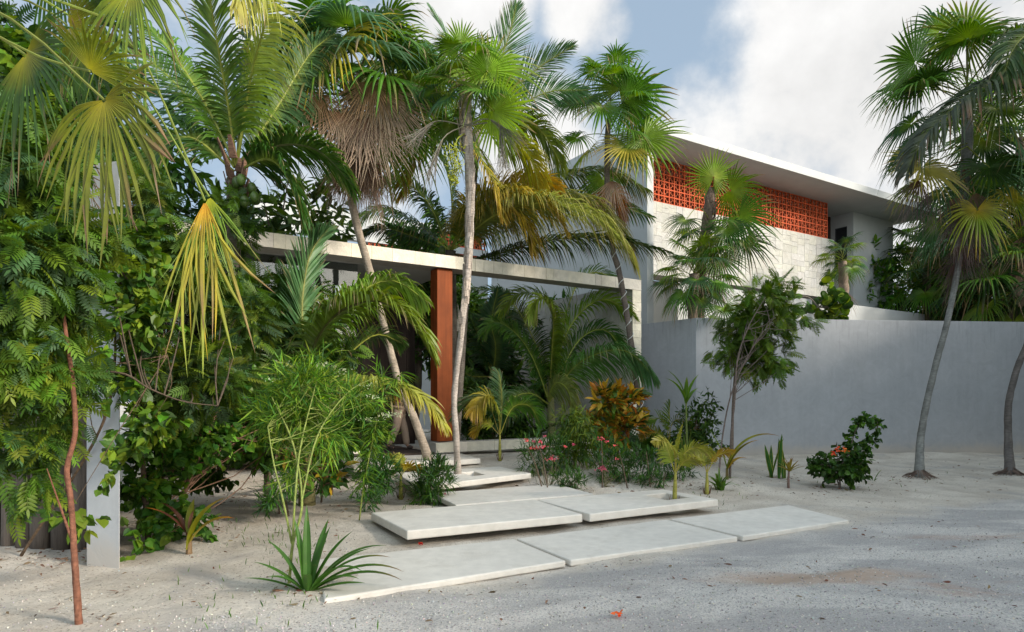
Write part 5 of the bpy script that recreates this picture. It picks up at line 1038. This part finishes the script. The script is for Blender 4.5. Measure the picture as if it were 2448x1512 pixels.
# right side small trees
g = GR(1745, 1140); Zt = g[1]
shrub('moringa_tree', 'slender airy tree with feathery leaves before the grey garden wall', 'tree', g,
      [([g-UZ*.03, P(1748, 1040, Zt), P(1757, 950, Zt), P(1763, 860, Zt), P(1790, 780, Zt), P(1830, 710, Zt+.1)], [.022, .018, .016, .013, .010, .004]), ([GR(1716, 1160)-UZ*.03, P(1728, 1040, Zt), P(1752, 930, Zt), P(1800, 830, Zt), P(1850, 760, Zt)], [.018, .014, .012, .010, .004])],
      [pblob(1830, 720, 11.8, 65, 45, .4), pblob(1800, 780, 11.8, 85, 55, .4), pblob(1840, 850, 11.8, 55, 50, .3), pblob(1740, 830, 11.8, 45, 30, .3), pblob(1870, 690, 11.9, 45, 28, .3), pblob(1890, 760, 11.9, 45, 25, .3), pblob(1780, 850, 11.8, 50, 50, .3)], 230, 6, NEEM, .24, [G1*.9, G1*1.2, G1, G2*.9], 231, (.13, .10, .085), 24, .007, spread=1.1, grav=.45)
t = thing('pandan_plant', 'drooping tuft of long thin leaves behind the slender tree on the wall', 'plant', P(1745, 900, 12.6)*np.array([1, 1, 0])); m = M(); c = P(1760, 870, 12.6); m.tube([P(1750, 1110, 12.6), P(1752, 980, 12.6), c], [.03, .025, .03], 6, 10, (.2, .15, .12)); m.build('trunk', WOODY, t, True)
m = M(); r = rs(44)
for k in range(34): strap(m, c+r.randn(3)*.03, r.rand()*6.28, r.uniform(10, 75), r.uniform(.6, .95), .026, r.uniform(90, 140), GD*r.uniform(1.1, 2), G1, k)
m.build('leaves', BUSH, t)
g = np.array([P(1975, 800, 17.9)[0], 17.9, 0.0])
shrub('sea_grape', 'sea grape with large round leaves peeping over the garden wall', 'shrub', g, [([g, P(1985, 800, 17.9), P(1990, 730, 17.9)], [.03, .025, .015]), ([P(1975, 760, 17.9), P(1935, 712, 17.9), P(1895, 712, 17.9)], [.022, .018, .012])],
      [pblob(1995, 735, 17.8, 48, 30, .3), pblob(1985, 700, 17.8, 34, 18, .2), pblob(1925, 750, 17.8, 26, 14, .15), pblob(1905, 700, 17.8, 20, 10, .1)], 52, 3, DISC, .25, [G1, G2, GD*1.4, GD, G2*1.1], 233, (.25, .21, .17), 14, .010, spread=.9, grav=.1, roll=1.4, mat_=WAXY)
g = GR(1655, 1118)
shrub('leafy_shrub', 'dark leafy shrub at the foot of the garden wall corner', 'shrub', g, [([g, P(1660, 1050, 12.3), P(1668, 980, 12.4)], [.02, .015, .008])],
      [pblob(1670, 1010, 12.4, 50, 50, .3), pblob(1690, 1060, 12.0, 45, 40, .3), pblob(1640, 1060, 12.3, 40, 50, .3), pblob(1690, 970, 12.5, 30, 30, .2)], 210, 7, T_lance(.35), .12, [GD, GD*1.2, G1*.8], 235, (.1, .07, .05), 16, .006, spread=1.2)
g = GR(1645, 1120); t = thing('banana_sprout', 'banana like sprout with long upright leaves against the shaded wall return', 'plant', g); m = M(); b0 = P(1642, 1060, g[1])
m.tube([g, b0, P(1640, 960, g[1])], [.03, .022, .012], 6, 8, (.12, .16, .04)); m.build('stem', WOODY, t, True); m = M()
for k, (az, el, L, w_, bd) in enumerate([(2.9, 80, .72, .11, 50), (3.4, 70, .65, .08, 60), (.3, 75, .6, .09, 30), (.6, 55, .45, .08, 40), (4.6, 85, .5, .07, 20)]): strap(m, P(1640, 965, g[1]), az, el, L, w_, bd, G1*r.uniform(.8, 1.3), G2, k, edge=G2)
m.build('leaves', LEAF, t)
g = GR(1745, 1135); g = GR(1738, 1142); t = thing('coconut_sprout', 'coconut sprout with one long curving yellow green leaf near the slender tree', 'young palm', g); m = M()
for k, (az, el, L, w_, bd, c) in enumerate([(-.15, 72, 1.15, .13, 95, np.array([.26, .28, .03])), (2.7, 75, .72, .08, 20, G2), (.4, 50, .5, .08, 70, np.array([.4, .28, .04])), (.1, 65, .8, .09, 60, np.array([.2, .2, .03]))]): strap(m, g+UZ*.15, az, el, L, w_, bd, c, OR*.8 if k != 1 else None, k, 14)
m.tube([g-UZ*.03, g+UZ*.17], [.028, .02], 6, 5, (.2, .16, .06)); m.build('leaves', LEAF, t)
def snake(px, py, label, n, hgt, seed, w_=.06, name='snake_plant', cat='snake plant', spreadx=.14, c=GD*1.2, e=np.array([.34, .32, .05]), el=(72, 88)):
    g = GR(px, py); t = thing(name, label, cat, g, None); r = rs(seed); m = M()
    for k in range(n): strap(m, g+np.array([r.uniform(-spreadx, spreadx), r.uniform(-.08, .08), -.02]), r.rand()*6.28, r.uniform(*el), hgt*r.uniform(.55, 1.05), w_*r.uniform(.8, 1.2), r.uniform(-5, 14), c*r.uniform(.8, 1.3), None, k, edge=e, twist=r.uniform(-.9, .9), fold=.5)
    m.build('leaves', WAXY, t); return t
snake(1860, 1140, 'clump of tall yellow edged snake plant blades before the wall', 9, .95, 51)
snake(1632, 1120, 'dark yellow edged snake plant behind the planting hole slab', 8, .9, 52)
g = GR(1885, 1167); t = thing('dracaena', 'short woody dracaena with a tuft of yellow green leaves', 'plant', g); m = M(); m.tube([g-UZ*.02, g+UZ*.18, P(1886, 1125, g[1])], [.022, .018, .012], 6, 8, (.16, .10, .08), .3, rs(1)); m.build('stem', WOODY, t, True); m = M()
for k in range(15): strap(m, P(1887, 1128, g[1]), k*2.4, 82-k*4, .26, .032, 25, np.array([.24, .22, .03]), np.array([.3, .16, .05]), k, 6)
m.build('leaves', BUSH, t)
g = GR(1722, 1172); t = thing('grass_clump', 'low tuft of dark strappy leaves beside the coconut seedling', 'plant', g); m = M(); r = rs(6)
for k in range(30): strap(m, g+r.randn(3)*[.03, .03, 0], r.rand()*6.28, r.uniform(35, 85), r.uniform(.2, .42), .028, r.uniform(20, 90), G1*r.uniform(.7, 1.3), G2, k, 7)
m.build('leaves', BUSH, t)
# dark low ferns under the pergola palms
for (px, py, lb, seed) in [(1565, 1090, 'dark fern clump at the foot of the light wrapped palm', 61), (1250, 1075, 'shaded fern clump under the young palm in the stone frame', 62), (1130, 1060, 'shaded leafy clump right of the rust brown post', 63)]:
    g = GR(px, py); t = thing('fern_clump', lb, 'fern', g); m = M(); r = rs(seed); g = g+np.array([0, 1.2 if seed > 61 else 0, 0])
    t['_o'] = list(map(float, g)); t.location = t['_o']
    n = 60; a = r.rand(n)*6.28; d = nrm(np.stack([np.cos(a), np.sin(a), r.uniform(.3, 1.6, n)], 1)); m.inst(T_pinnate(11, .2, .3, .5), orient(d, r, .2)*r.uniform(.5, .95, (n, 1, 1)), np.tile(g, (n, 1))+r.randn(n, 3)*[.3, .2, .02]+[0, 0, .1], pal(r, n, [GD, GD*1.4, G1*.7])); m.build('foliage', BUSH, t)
# bougainvillea bush on the right
g = GR(2008, 1168); Zr = g[1]
def fl_(mf, r):
    pass
t, cen = shrub('bougainvillea', 'round bougainvillea bush with orange red blooms and one long looping branch', 'shrub', g,
      [([g-UZ*.02, P(2010, 1130, Zr), P(2030, 1080, Zr), P(2050, 1020, Zr), P(2085, 1000, Zr), P(2098, 1020, Zr), P(2075, 1065, Zr)], [.016, .013, .010, .007, .005, .003]), ([g, P(1990, 1120, Zr), P(1960, 1110, Zr)], [.012, .01, .005])],
      [pblob(2000, 1115, Zr, 62, 35, .35), pblob(2035, 1090, Zr, 45, 30, .25), pblob(2025, 1130, Zr, 50, 28, .3), pblob(1960, 1115, Zr, 30, 20, .2)], 200, 6, HEART, .085, [GD*.9, GD*1.2, G1*.7], 241, (.13, .10, .08), 14, .005, spread=1.8, grav=.6, mat_=WAXY,
      extra=lambda mf, r: [foliage(mf, [pblob(x, y, Zr, 11, 9, .06)], 7, 5, HEART, .08, [GD, GD*1.3, G1], 300+i_, spread=1.5, grav=.7) for i_, (x, y) in enumerate([(2035, 1035), (2045, 1015), (2058, 1003), (2075, 999), (2090, 1002), (2099, 1016), (2094, 1035), (2083, 1052), (2072, 1070), (2060, 1085), (2030, 1055)])])
r = rs(77)
for (fx, fy) in [(2000, 1073), (2018, 1076), (1994, 1084)]:
    m = M(); n = 14; m.inst(PETAL, orient(nrm(r.randn(n, 3)+[0, -.6, .3]), r)*.04, P(fx, fy, Zr-.33)+r.randn(n, 3)*.02, pal(r, n, [(.62, .12, .03), (.7, .16, .05)])); m.build('flower', FLOWER, t)
# crinum lily
g = GR(735, 1412); t = thing('crinum_lily', 'dark green strappy lily clump at the near corner of the front slab', 'plant', g); m = M()
LV = [(0.10, 30, .80, .050, 62, 1), (.02, 38, .84, .048, 66, 1), (-.08, 48, .78, .05, 60, 1), (.2, 55, .75, .052, 62, 0), (.45, 66, .60, .058, 30, 0), (.9, 74, .55, .06, 12, 0), (1.9, 84, .72, .05, 8, 0), (2.5, 82, .62, .045, 15, 0), (2.9, 62, .55, .045, 30, 0), (3.1, 42, .5, .04, 30, 0), (3.3, 25, .5, .035, 22, 0), (-.2, 20, .5, .045, 20, 0), (-.3, 40, .5, .045, 55, 0), (5.0, 60, .35, .05, 50, 0), (1.2, 70, .62, .055, 10, 0), (0.6, 45, .62, .05, 40, 0), (5.8, 52, .65, .045, 70, 0), (3.6, 50, .34, .045, 50, 0)]
for k, (az, el, L, w_, bd, tp) in enumerate(LV): strap(m, g+np.array([math.cos(az)*.03, math.sin(az)*.02, -.01]), az, el, L*.9, w_*1.08, bd, np.array([.05, .12, .016])*(.85+.3*((k*7) % 5)/5), (BR if tp else None), k, 14, fold=.45)
m.build('leaves', WAXY, t)
# tiny plants
g = GR(2090, 1150); t = thing('grass_sprout', 'lone small grass sprout in the sand right of the bougainvillea', 'plant', g); m = M()
for k, (az, el, L) in enumerate([(.2, 62, .26), (3.0, 20, .2), (.5, 30, .12)]): strap(m, g, az, el, L, .02, 30, G1, G2, k, 6)
m.build('leaves', BUSH, t)
r = rs(88)
for (px, py, lb) in [(1007, 1304, 'small red fallen blossom beside the thick raised slab'), (1481, 1473, 'small orange red fallen blossom on the gravel track')]:
    g = GR(px, py); m = M(); n = 9; m.inst(PETAL, orient(nrm(r.randn(n, 3)*[1, 1, .3]+[0, 0, .5]), r)*.034, np.tile(g+UZ*.012, (n, 1))+r.randn(n, 3)*[.012, .012, .002], pal(r, n, [(.65, .08, .02), (.7, .13, .03)]))
    o = m.build('fallen_blossom', FLOWER, None); tag(o, lb, 'blossom', 'fallen red blossoms')

# ---------------------------------------------------------------- grass sprouts, litter and pebbles
r = rs(99)
def gpt(n, x0, x1, y0, y1, p=1.0):
    y = y0+(y1-y0)*r.rand(n)**p; x = r.uniform(x0, x1, n)*y/8; return x, y
def on_slab(x, y):
    Zp = y; px = CX+FPX*x/y; py = HY+FPX*CH/y; return ((py < 1330) & (py > 1205) & (px > 900) & (px < 2030)) | ((px > 765) & (px < 1400) & (py > 1330) & (py < 1440-.11*(px-765)-0))
x, y = [], []
for (cx_, cy_, n, sx, sy) in [(680, 1290, 90, 45, 22), (560, 1450, 60, 130, 45), (520, 1200, 50, 120, 30), (700, 1400, 40, 60, 40), (2110, 1150, 25, 120, 20), (1700, 1195, 30, 60, 10), (620, 1270, 40, 60, 25), (1000, 1210, 20, 60, 10)]:
    for k in range(n):
        px = cx_+r.randn()*sx; py = max(1080, cy_+r.randn()*sy)
        g = GR(px, py); x.append(g[0]); y.append(g[1])
x = np.array(x); y = np.array(y); n = len(x); a = r.rand(n)*6.28; d = nrm(np.stack([np.cos(a)*.4, np.sin(a)*.4, np.ones(n)], 1)); m = M()
m.inst(T_lance(.14), orient(d, r, 1)*r.uniform(.03, .075, (n, 1, 1)), np.stack([x, y, gz(x, y)], 1), pal(r, n, [G1, G1*1.2, GD*1.5])); o = m.build('grass_sprouts', BUSH, None); tag(o, 'scattered thin green grass blades sprouting from the pale sand', 'grass', kind='stuff')
n = 1300; x, y = gpt(n, -7.5, 7.5, 4.2, 16, .8); k = ~on_slab(x, y); x = x[k]; y = y[k]
ex_ = []
for (cx_, cy_, q, sx, sy) in [(400, 1260, 130, 90, 25), (620, 1170, 170, 110, 25), (900, 1200, 90, 60, 18), (1450, 1150, 200, 120, 16), (1680, 1165, 90, 60, 12), (2005, 1168, 60, 45, 8), (2198, 1140, 70, 30, 7), (2415, 1133, 50, 25, 6), (1860, 1145, 40, 30, 6), (735, 1410, 30, 40, 12), (190, 1480, 25, 40, 14), (120, 1330, 120, 90, 15)]:
    for _ in range(q): g = GR(cx_+r.randn()*sx, max(1075, cy_+r.randn()*sy)); ex_.append(g[:2])
ex_ = np.array(ex_); ke = ~on_slab(ex_[:, 0], ex_[:, 1]); x = np.r_[x, ex_[ke, 0]]; y = np.r_[y, ex_[ke, 1]]
n = len(x); a = r.rand(n)*6.28; d = nrm(np.stack([np.cos(a), np.sin(a), .15*r.randn(n)], 1)); m = M()
m.inst(T_lance(.3), orient(d, r, .5)*r.uniform(.02, .075, (n, 1, 1)), np.stack([x, y, gz(x, y)+.012], 1), pal(r, n, [DE*.8, BR, (.12, .08, .05), (.2, .15, .08)])); o = m.build('leaf_litter', DRY, None); tag(o, 'small dry brown leaves and twigs littering the sand', 'leaf litter', kind='stuff')
oc = (np.array([(1, 0, 0), (-1, 0, 0), (0, 1, 0), (0, -1, 0), (0, 0, .7), (0, 0, -.7), (.55, .55, .45), (-.5, .6, .3)], float), np.zeros((0, 4), int), np.array([[0, 2, 4], [2, 1, 4], [1, 3, 4], [3, 0, 4], [2, 0, 5], [1, 2, 5], [3, 1, 5], [0, 3, 5]]), np.ones((8, 3)))
NB_ = 0; n = 30000; x, y = gpt(n, -8, 9, 3.6, 13, 1.5); k = ~on_slab(x, y); x = x[k]; y = y[k]; k = (r.rand(len(x)) < np.where(.482*(x+1.37)-.876*(y-4.8) > 0, 1, .22)); x = x[k]; y = y[k]; n = len(x)
m = M(); d = nrm(r.randn(n, 3)); m.inst(oc, orient(d, r, 1)*(r.uniform(.003, .0095, (n, 1, 1))*(1+.0*n)), np.stack([x, y, gz(x, y)+micro(x, y)+.002], 1), pal(r, n, [(.52, .50, .47), (.42, .40, .38), (.30, .285, .275), (.55, .5, .44), (.22, .2, .18)]))
o = m.build('gravel', PEB, None); tag(o, 'loose grey and white pebbles strewn over track and sand', 'gravel', kind='stuff')

# ---------------------------------------------------------------- the person in the entry
def person():
    base = PO+Dv*-.80+Nv*.95+UZ*.36; fw = Dv*.95-Nv*.3; fw = fw/np.linalg.norm(fw); sd_ = np.cross(UZ, fw)
    H = 1.62
    def q(f, s, z): return base+fw*f+sd_*s+UZ*z
    J_ = dict(pel=q(0, 0, .90), sp=q(.01, 0, 1.10), ch=q(.02, 0, 1.28), nk=q(.04, 0, 1.41), hd=q(.07, 0, 1.50), ht=q(.06, 0, 1.60),
             hl=q(0, .085, .86), kl=q(.13, .09, .48), al=q(.19, .085, .09), tl=q(.33, .09, .04), hr=q(0, -.085, .86), kr=q(-.05, -.09, .47), ar=q(-.22, -.085, .11), tr=q(-.10, -.09, .04),
             sl=q(.01, .17, 1.34), el=q(-.07, .21, 1.08), wl=q(.03, .20, .87), sr=q(.01, -.17, 1.34), er=q(.05, -.21, 1.07), wr=q(.24, -.17, .97))
    def skin(name, verts, edges, rad, mt, parent=None):
        me = bpy.data.meshes.new(name); off = np.array(parent['_o']) if parent is not None else 0
        me.from_pydata([tuple(v-off) for v in verts], edges, []); me.materials.append(mt)
        o = bpy.data.objects.new(name, me); COL.objects.link(o)
        if parent is not None: o.parent = parent
        s = o.modifiers.new('skin', 'SKIN'); s.use_smooth_shade = True
        for v, rr in zip(me.skin_vertices[0].data, rad): v.radius = (rr, rr) if np.isscalar(rr) else rr
        me.skin_vertices[0].data[0].use_root = True
        u = o.modifiers.new('sub', 'SUBSURF'); u.levels = 2; u.render_levels = 2
        return o
    def cm(name, c, rough=.8):
        m_, N, L = mat(name); no = N('ShaderNodeTexNoise', _Scale=12); mr = N('ShaderNodeMapRange'); mr.inputs[3].default_value = .8; mr.inputs[4].default_value = 1.15; L(no.outputs[0], mr.inputs[0])
        sc_ = N('ShaderNodeVectorMath', operation='SCALE'); sc_.inputs[0].default_value = c; L(mr.outputs[0], sc_.inputs['Scale']); p = N('ShaderNodeBsdfPrincipled', _Roughness=rough); L(sc_.outputs[0], p.inputs['Base Color']); o = N('ShaderNodeOutputMaterial'); L(p.outputs[0], o.inputs[0]); return m_
    pt = thing('person', 'person in tan trousers and rust coloured top walking through the shaded entry', 'person', base)
    k = ['pel', 'sp', 'ch', 'nk', 'hd', 'ht', 'hl', 'kl', 'al', 'tl', 'hr', 'kr', 'ar', 'tr', 'sl', 'el', 'wl', 'sr', 'er', 'wr']; ix = {a: i_ for i_, a in enumerate(k)}
    V = [J_[a] for a in k]; E = [('pel', 'sp'), ('sp', 'ch'), ('ch', 'nk'), ('nk', 'hd'), ('hd', 'ht'), ('pel', 'hl'), ('hl', 'kl'), ('kl', 'al'), ('al', 'tl'), ('pel', 'hr'), ('hr', 'kr'), ('kr', 'ar'), ('ar', 'tr'), ('ch', 'sl'), ('sl', 'el'), ('el', 'wl'), ('ch', 'sr'), ('sr', 'er'), ('er', 'wr')]
    rad = [.12, .105, .12, .05, .085, .07, .08, .05, .036, .03, .08, .05, .036, .03, .05, .036, .025, .05, .036, .025]; E = [(ix[a], ix[b]) for a, b in E]
    for w_, s_ in (('wl', 1), ('wr', -1)):
        pc = J_[w_]+fw*.02-UZ*.06; V.append(pc); rad.append((.034, .02)); E.append((ix[w_], len(V)-1)); pi = len(V)-1
        for f in range(5):
            off = (f-1.5)*.017 if f < 4 else -.04; l = (.055, .065, .06, .045, .04)[f]; a_ = pc+fw*off-UZ*(.02 if f < 4 else -.01); V.append(a_); rad.append(.009); E.append((pi, len(V)-1)); V.append(a_-UZ*l*.6+sd_*.0); rad.append(.008); E.append((len(V)-2, len(V)-1)); V.append(a_-UZ*l+fw*.012-sd_*s_*.01); rad.append(.007); E.append((len(V)-2, len(V)-1))
    skin('body', V, E, rad, cm('skin', (.36, .20, .13), .6), pt)
    skin('trousers', [J_[a] for a in ('pel', 'hl', 'kl', 'al', 'hr', 'kr', 'ar')], [(0, 1), (1, 2), (2, 3), (0, 4), (4, 5), (5, 6)], [.145, .115, .092, .078, .115, .092, .078], cm('cloth_tan', (.36, .26, .19)), pt)
    for a_, t_ in (('al', 'tl'), ('ar', 'tr')): skin('shoe', [J_[a_]-UZ*.02, J_[t_]], [(0, 1)], [.05, .036], cm('leather', (.06, .04, .03)), pt)
    skin('top', [J_['pel']+UZ*.04, J_['sp'], J_['ch'], J_['sl'], (J_['sl']+J_['el'])/2-UZ*.03, J_['sr'], (J_['sr']+J_['er'])/2-UZ*.03], [(0, 1), (1, 2), (2, 3), (3, 4), (2, 5), (5, 6)], [.14, .125, .135, .07, .06, .07, .06], cm('cloth_rust', (.32, .085, .035)), pt)
    skin('hair', [J_['hd']+UZ*.05-fw*.02, J_['ht']-fw*.02, J_['hd']-fw*.06+UZ*.02], [(0, 1), (0, 2)], [.088, .07, .06], cm('hair', (.03, .022, .018), .5), pt)
    m = M(); 
    for s_ in (1, -1):
        c = J_['hd']+fw*.082+sd_*s_*.032+UZ*.015; m.tube([c, c+fw*.006], [.010, .006], 6, 3, (.03, .02, .02))
    m.tube([J_['hd']+fw*.08+UZ*.01, J_['hd']+fw*.112-UZ*.02], [.010, .016], 6, 4, (.36, .2, .13)); m.tube([J_['hd']+fw*.086-UZ*.045-sd_*.02, J_['hd']+fw*.086-UZ*.045+sd_*.02], [.006, .006], 5, 4, (.3, .1, .08)); m.build('face', PLAIN, pt, True)
person()

# ---------------------------------------------------------------- trees farther back
def bgtree(x, y, h, rad, label, seed, cols=None, tm=None, size=.42, ncl=420, nper=7, name='broadleaf_tree', zc=None, group=None, low=.35):
    r = rs(seed); g = np.array([x, y, -.05]); t = thing(name, label, 'tree', g, group); m = M(); top = np.array([x+r.uniform(-.3, .3), y, h*.75])
    m.tube([g, (g+top)/2+r.randn(3)*.15, top], [.14, .11, .06], 8, 14, (.12, .095, .075), .15, r)
    bl = []
    for k in range(6): a = r.rand()*6.28; bl.append((np.array([x+math.cos(a)*rad*.5, y+math.sin(a)*rad*.5, h*(low+(.9-low)*(k+.5)/6)]), np.array([rad*.62, rad*.62, h*.17])))
    mf = M(); cen = foliage(mf, bl, ncl, nper, tm or T_lance(.34), size, cols or [GD, GD*1.4, G1*.8, G1], seed, spread=1.2, grav=.2, shell=.5)
    branches(m, [g, top], cen, r, 22, .03, (.12, .09, .07)); m.build('trunk', WOODY, t, True); mf.build('crown', BUSH, t)
BT = [(-7.8, 11.5, 7.4, 2.0, 'dark broadleaf tree filling the far left behind the coconut palm'), (-5.6, 14.5, 6.6, 1.9, 'dense green tree behind the roof between coconut crown and left edge'), (-2.9, 18.6, 6.6, 1.7, 'low dark tree behind the entry roof, left of the slim trunk'), (-11.5, 10.5, 6.5, 2.2, 'shadowy tree beyond the palisade, leftmost of the background trees'),
      (1.9, 20.0, 4.5, 1.2, 'dark shrubby tree deep inside the open frame'), (-.9, 19.0, 4.6, 1.1, 'dark leafy tree glimpsed between the post and the slim trunk')]
for k, (x, y, h, rd, lb) in enumerate(BT): bgtree(x, y, h, rd, lb, 800+k, ncl=520, size=.36)
RT = [(16.6, 28.5, 9.0, 2.4, 'sunlit green tree just right of the corner block of the house'), (22.0, 30.5, 9.0, 2.8, 'dark tree behind the tall right palm'), (21.5, 28.2, 6.4, 2.2, 'low shaded tree above the right end of the parapet'), (25.0, 27.5, 10.5, 2.6, 'yellow tinged tree at the right edge beyond the wall')]
for k, (x, y, h, rd, lb) in enumerate(RT): bgtree(x, y, h, rd, lb, 820+k, cols=([G1, G2, GD*1.5] if k in (0, ) else [GD*.8, GD, G1*.7] if k < 3 else [GD, G1, YE*.5]), ncl=560, size=.42)
def bgpalm(px, py, Z, size, label, seed, styles, dead=6, n=24, fib=.16):
    top = P(px, py, Z); g = np.array([top[0]-.2, Z, 0]); t = thing('fan_palm', label, 'palm tree', g)
    trunk_part(t, [g, (g+top)/2+np.array([.12, 0, 0]), top], [fib, fib*.9, fib], (.15, .115, .09), seed=seed, rings=.04, n=40, seg=9)
    fan_crown(t, top, n, size, seed, styles, -45, 85, dead, 'kK')
bgpalm(2440, 330, 24, 1.95, 'pale leaved fan palm at the upper right edge, far behind', 901, 'glb', 3)
bgpalm(2385, 560, 25.0, 2.1, 'dark fan palm with rusty hanging leaves, far behind the curved trunk', 902, 'dbdg', 6, 24)
bgpalm(2215, 640, 27.0, 1.6, 'blue green fan palm just past the corner block', 903, 'bdg', 5)
bgpalm(2430, 650, 23.6, 1.7, 'stout fan palm with yellow leaf stalks at the right edge above the wall', 904, 'dydg', 5, 22, .24)
bgpalm(2265, 560, 30.0, 1.8, 'distant fan palm between the house and the tall right palm', 905, 'gdl', 5)
bgpalm(2310, 700, 26.0, 1.6, 'low fan palm whose crown rests just above the wall top', 906, 'ddb', 4, 22)
bgpalm(2490, 480, 27.5, 2.3, 'large shadowy fan palm cut off by the right edge', 907, 'dvd', 7, 24)
# trees outside the frame to the right: they shade the track and the wall
for k, (x, y, h, rd) in enumerate(SHADE): bgtree(x, y, h, rd, 'shade tree standing outside the right edge of the picture', 840+k, ncl=420, size=.62, nper=7, low=.15, group='trees outside the right edge')
for t in ROOTS:
    if '_o' in t: del t['_o']
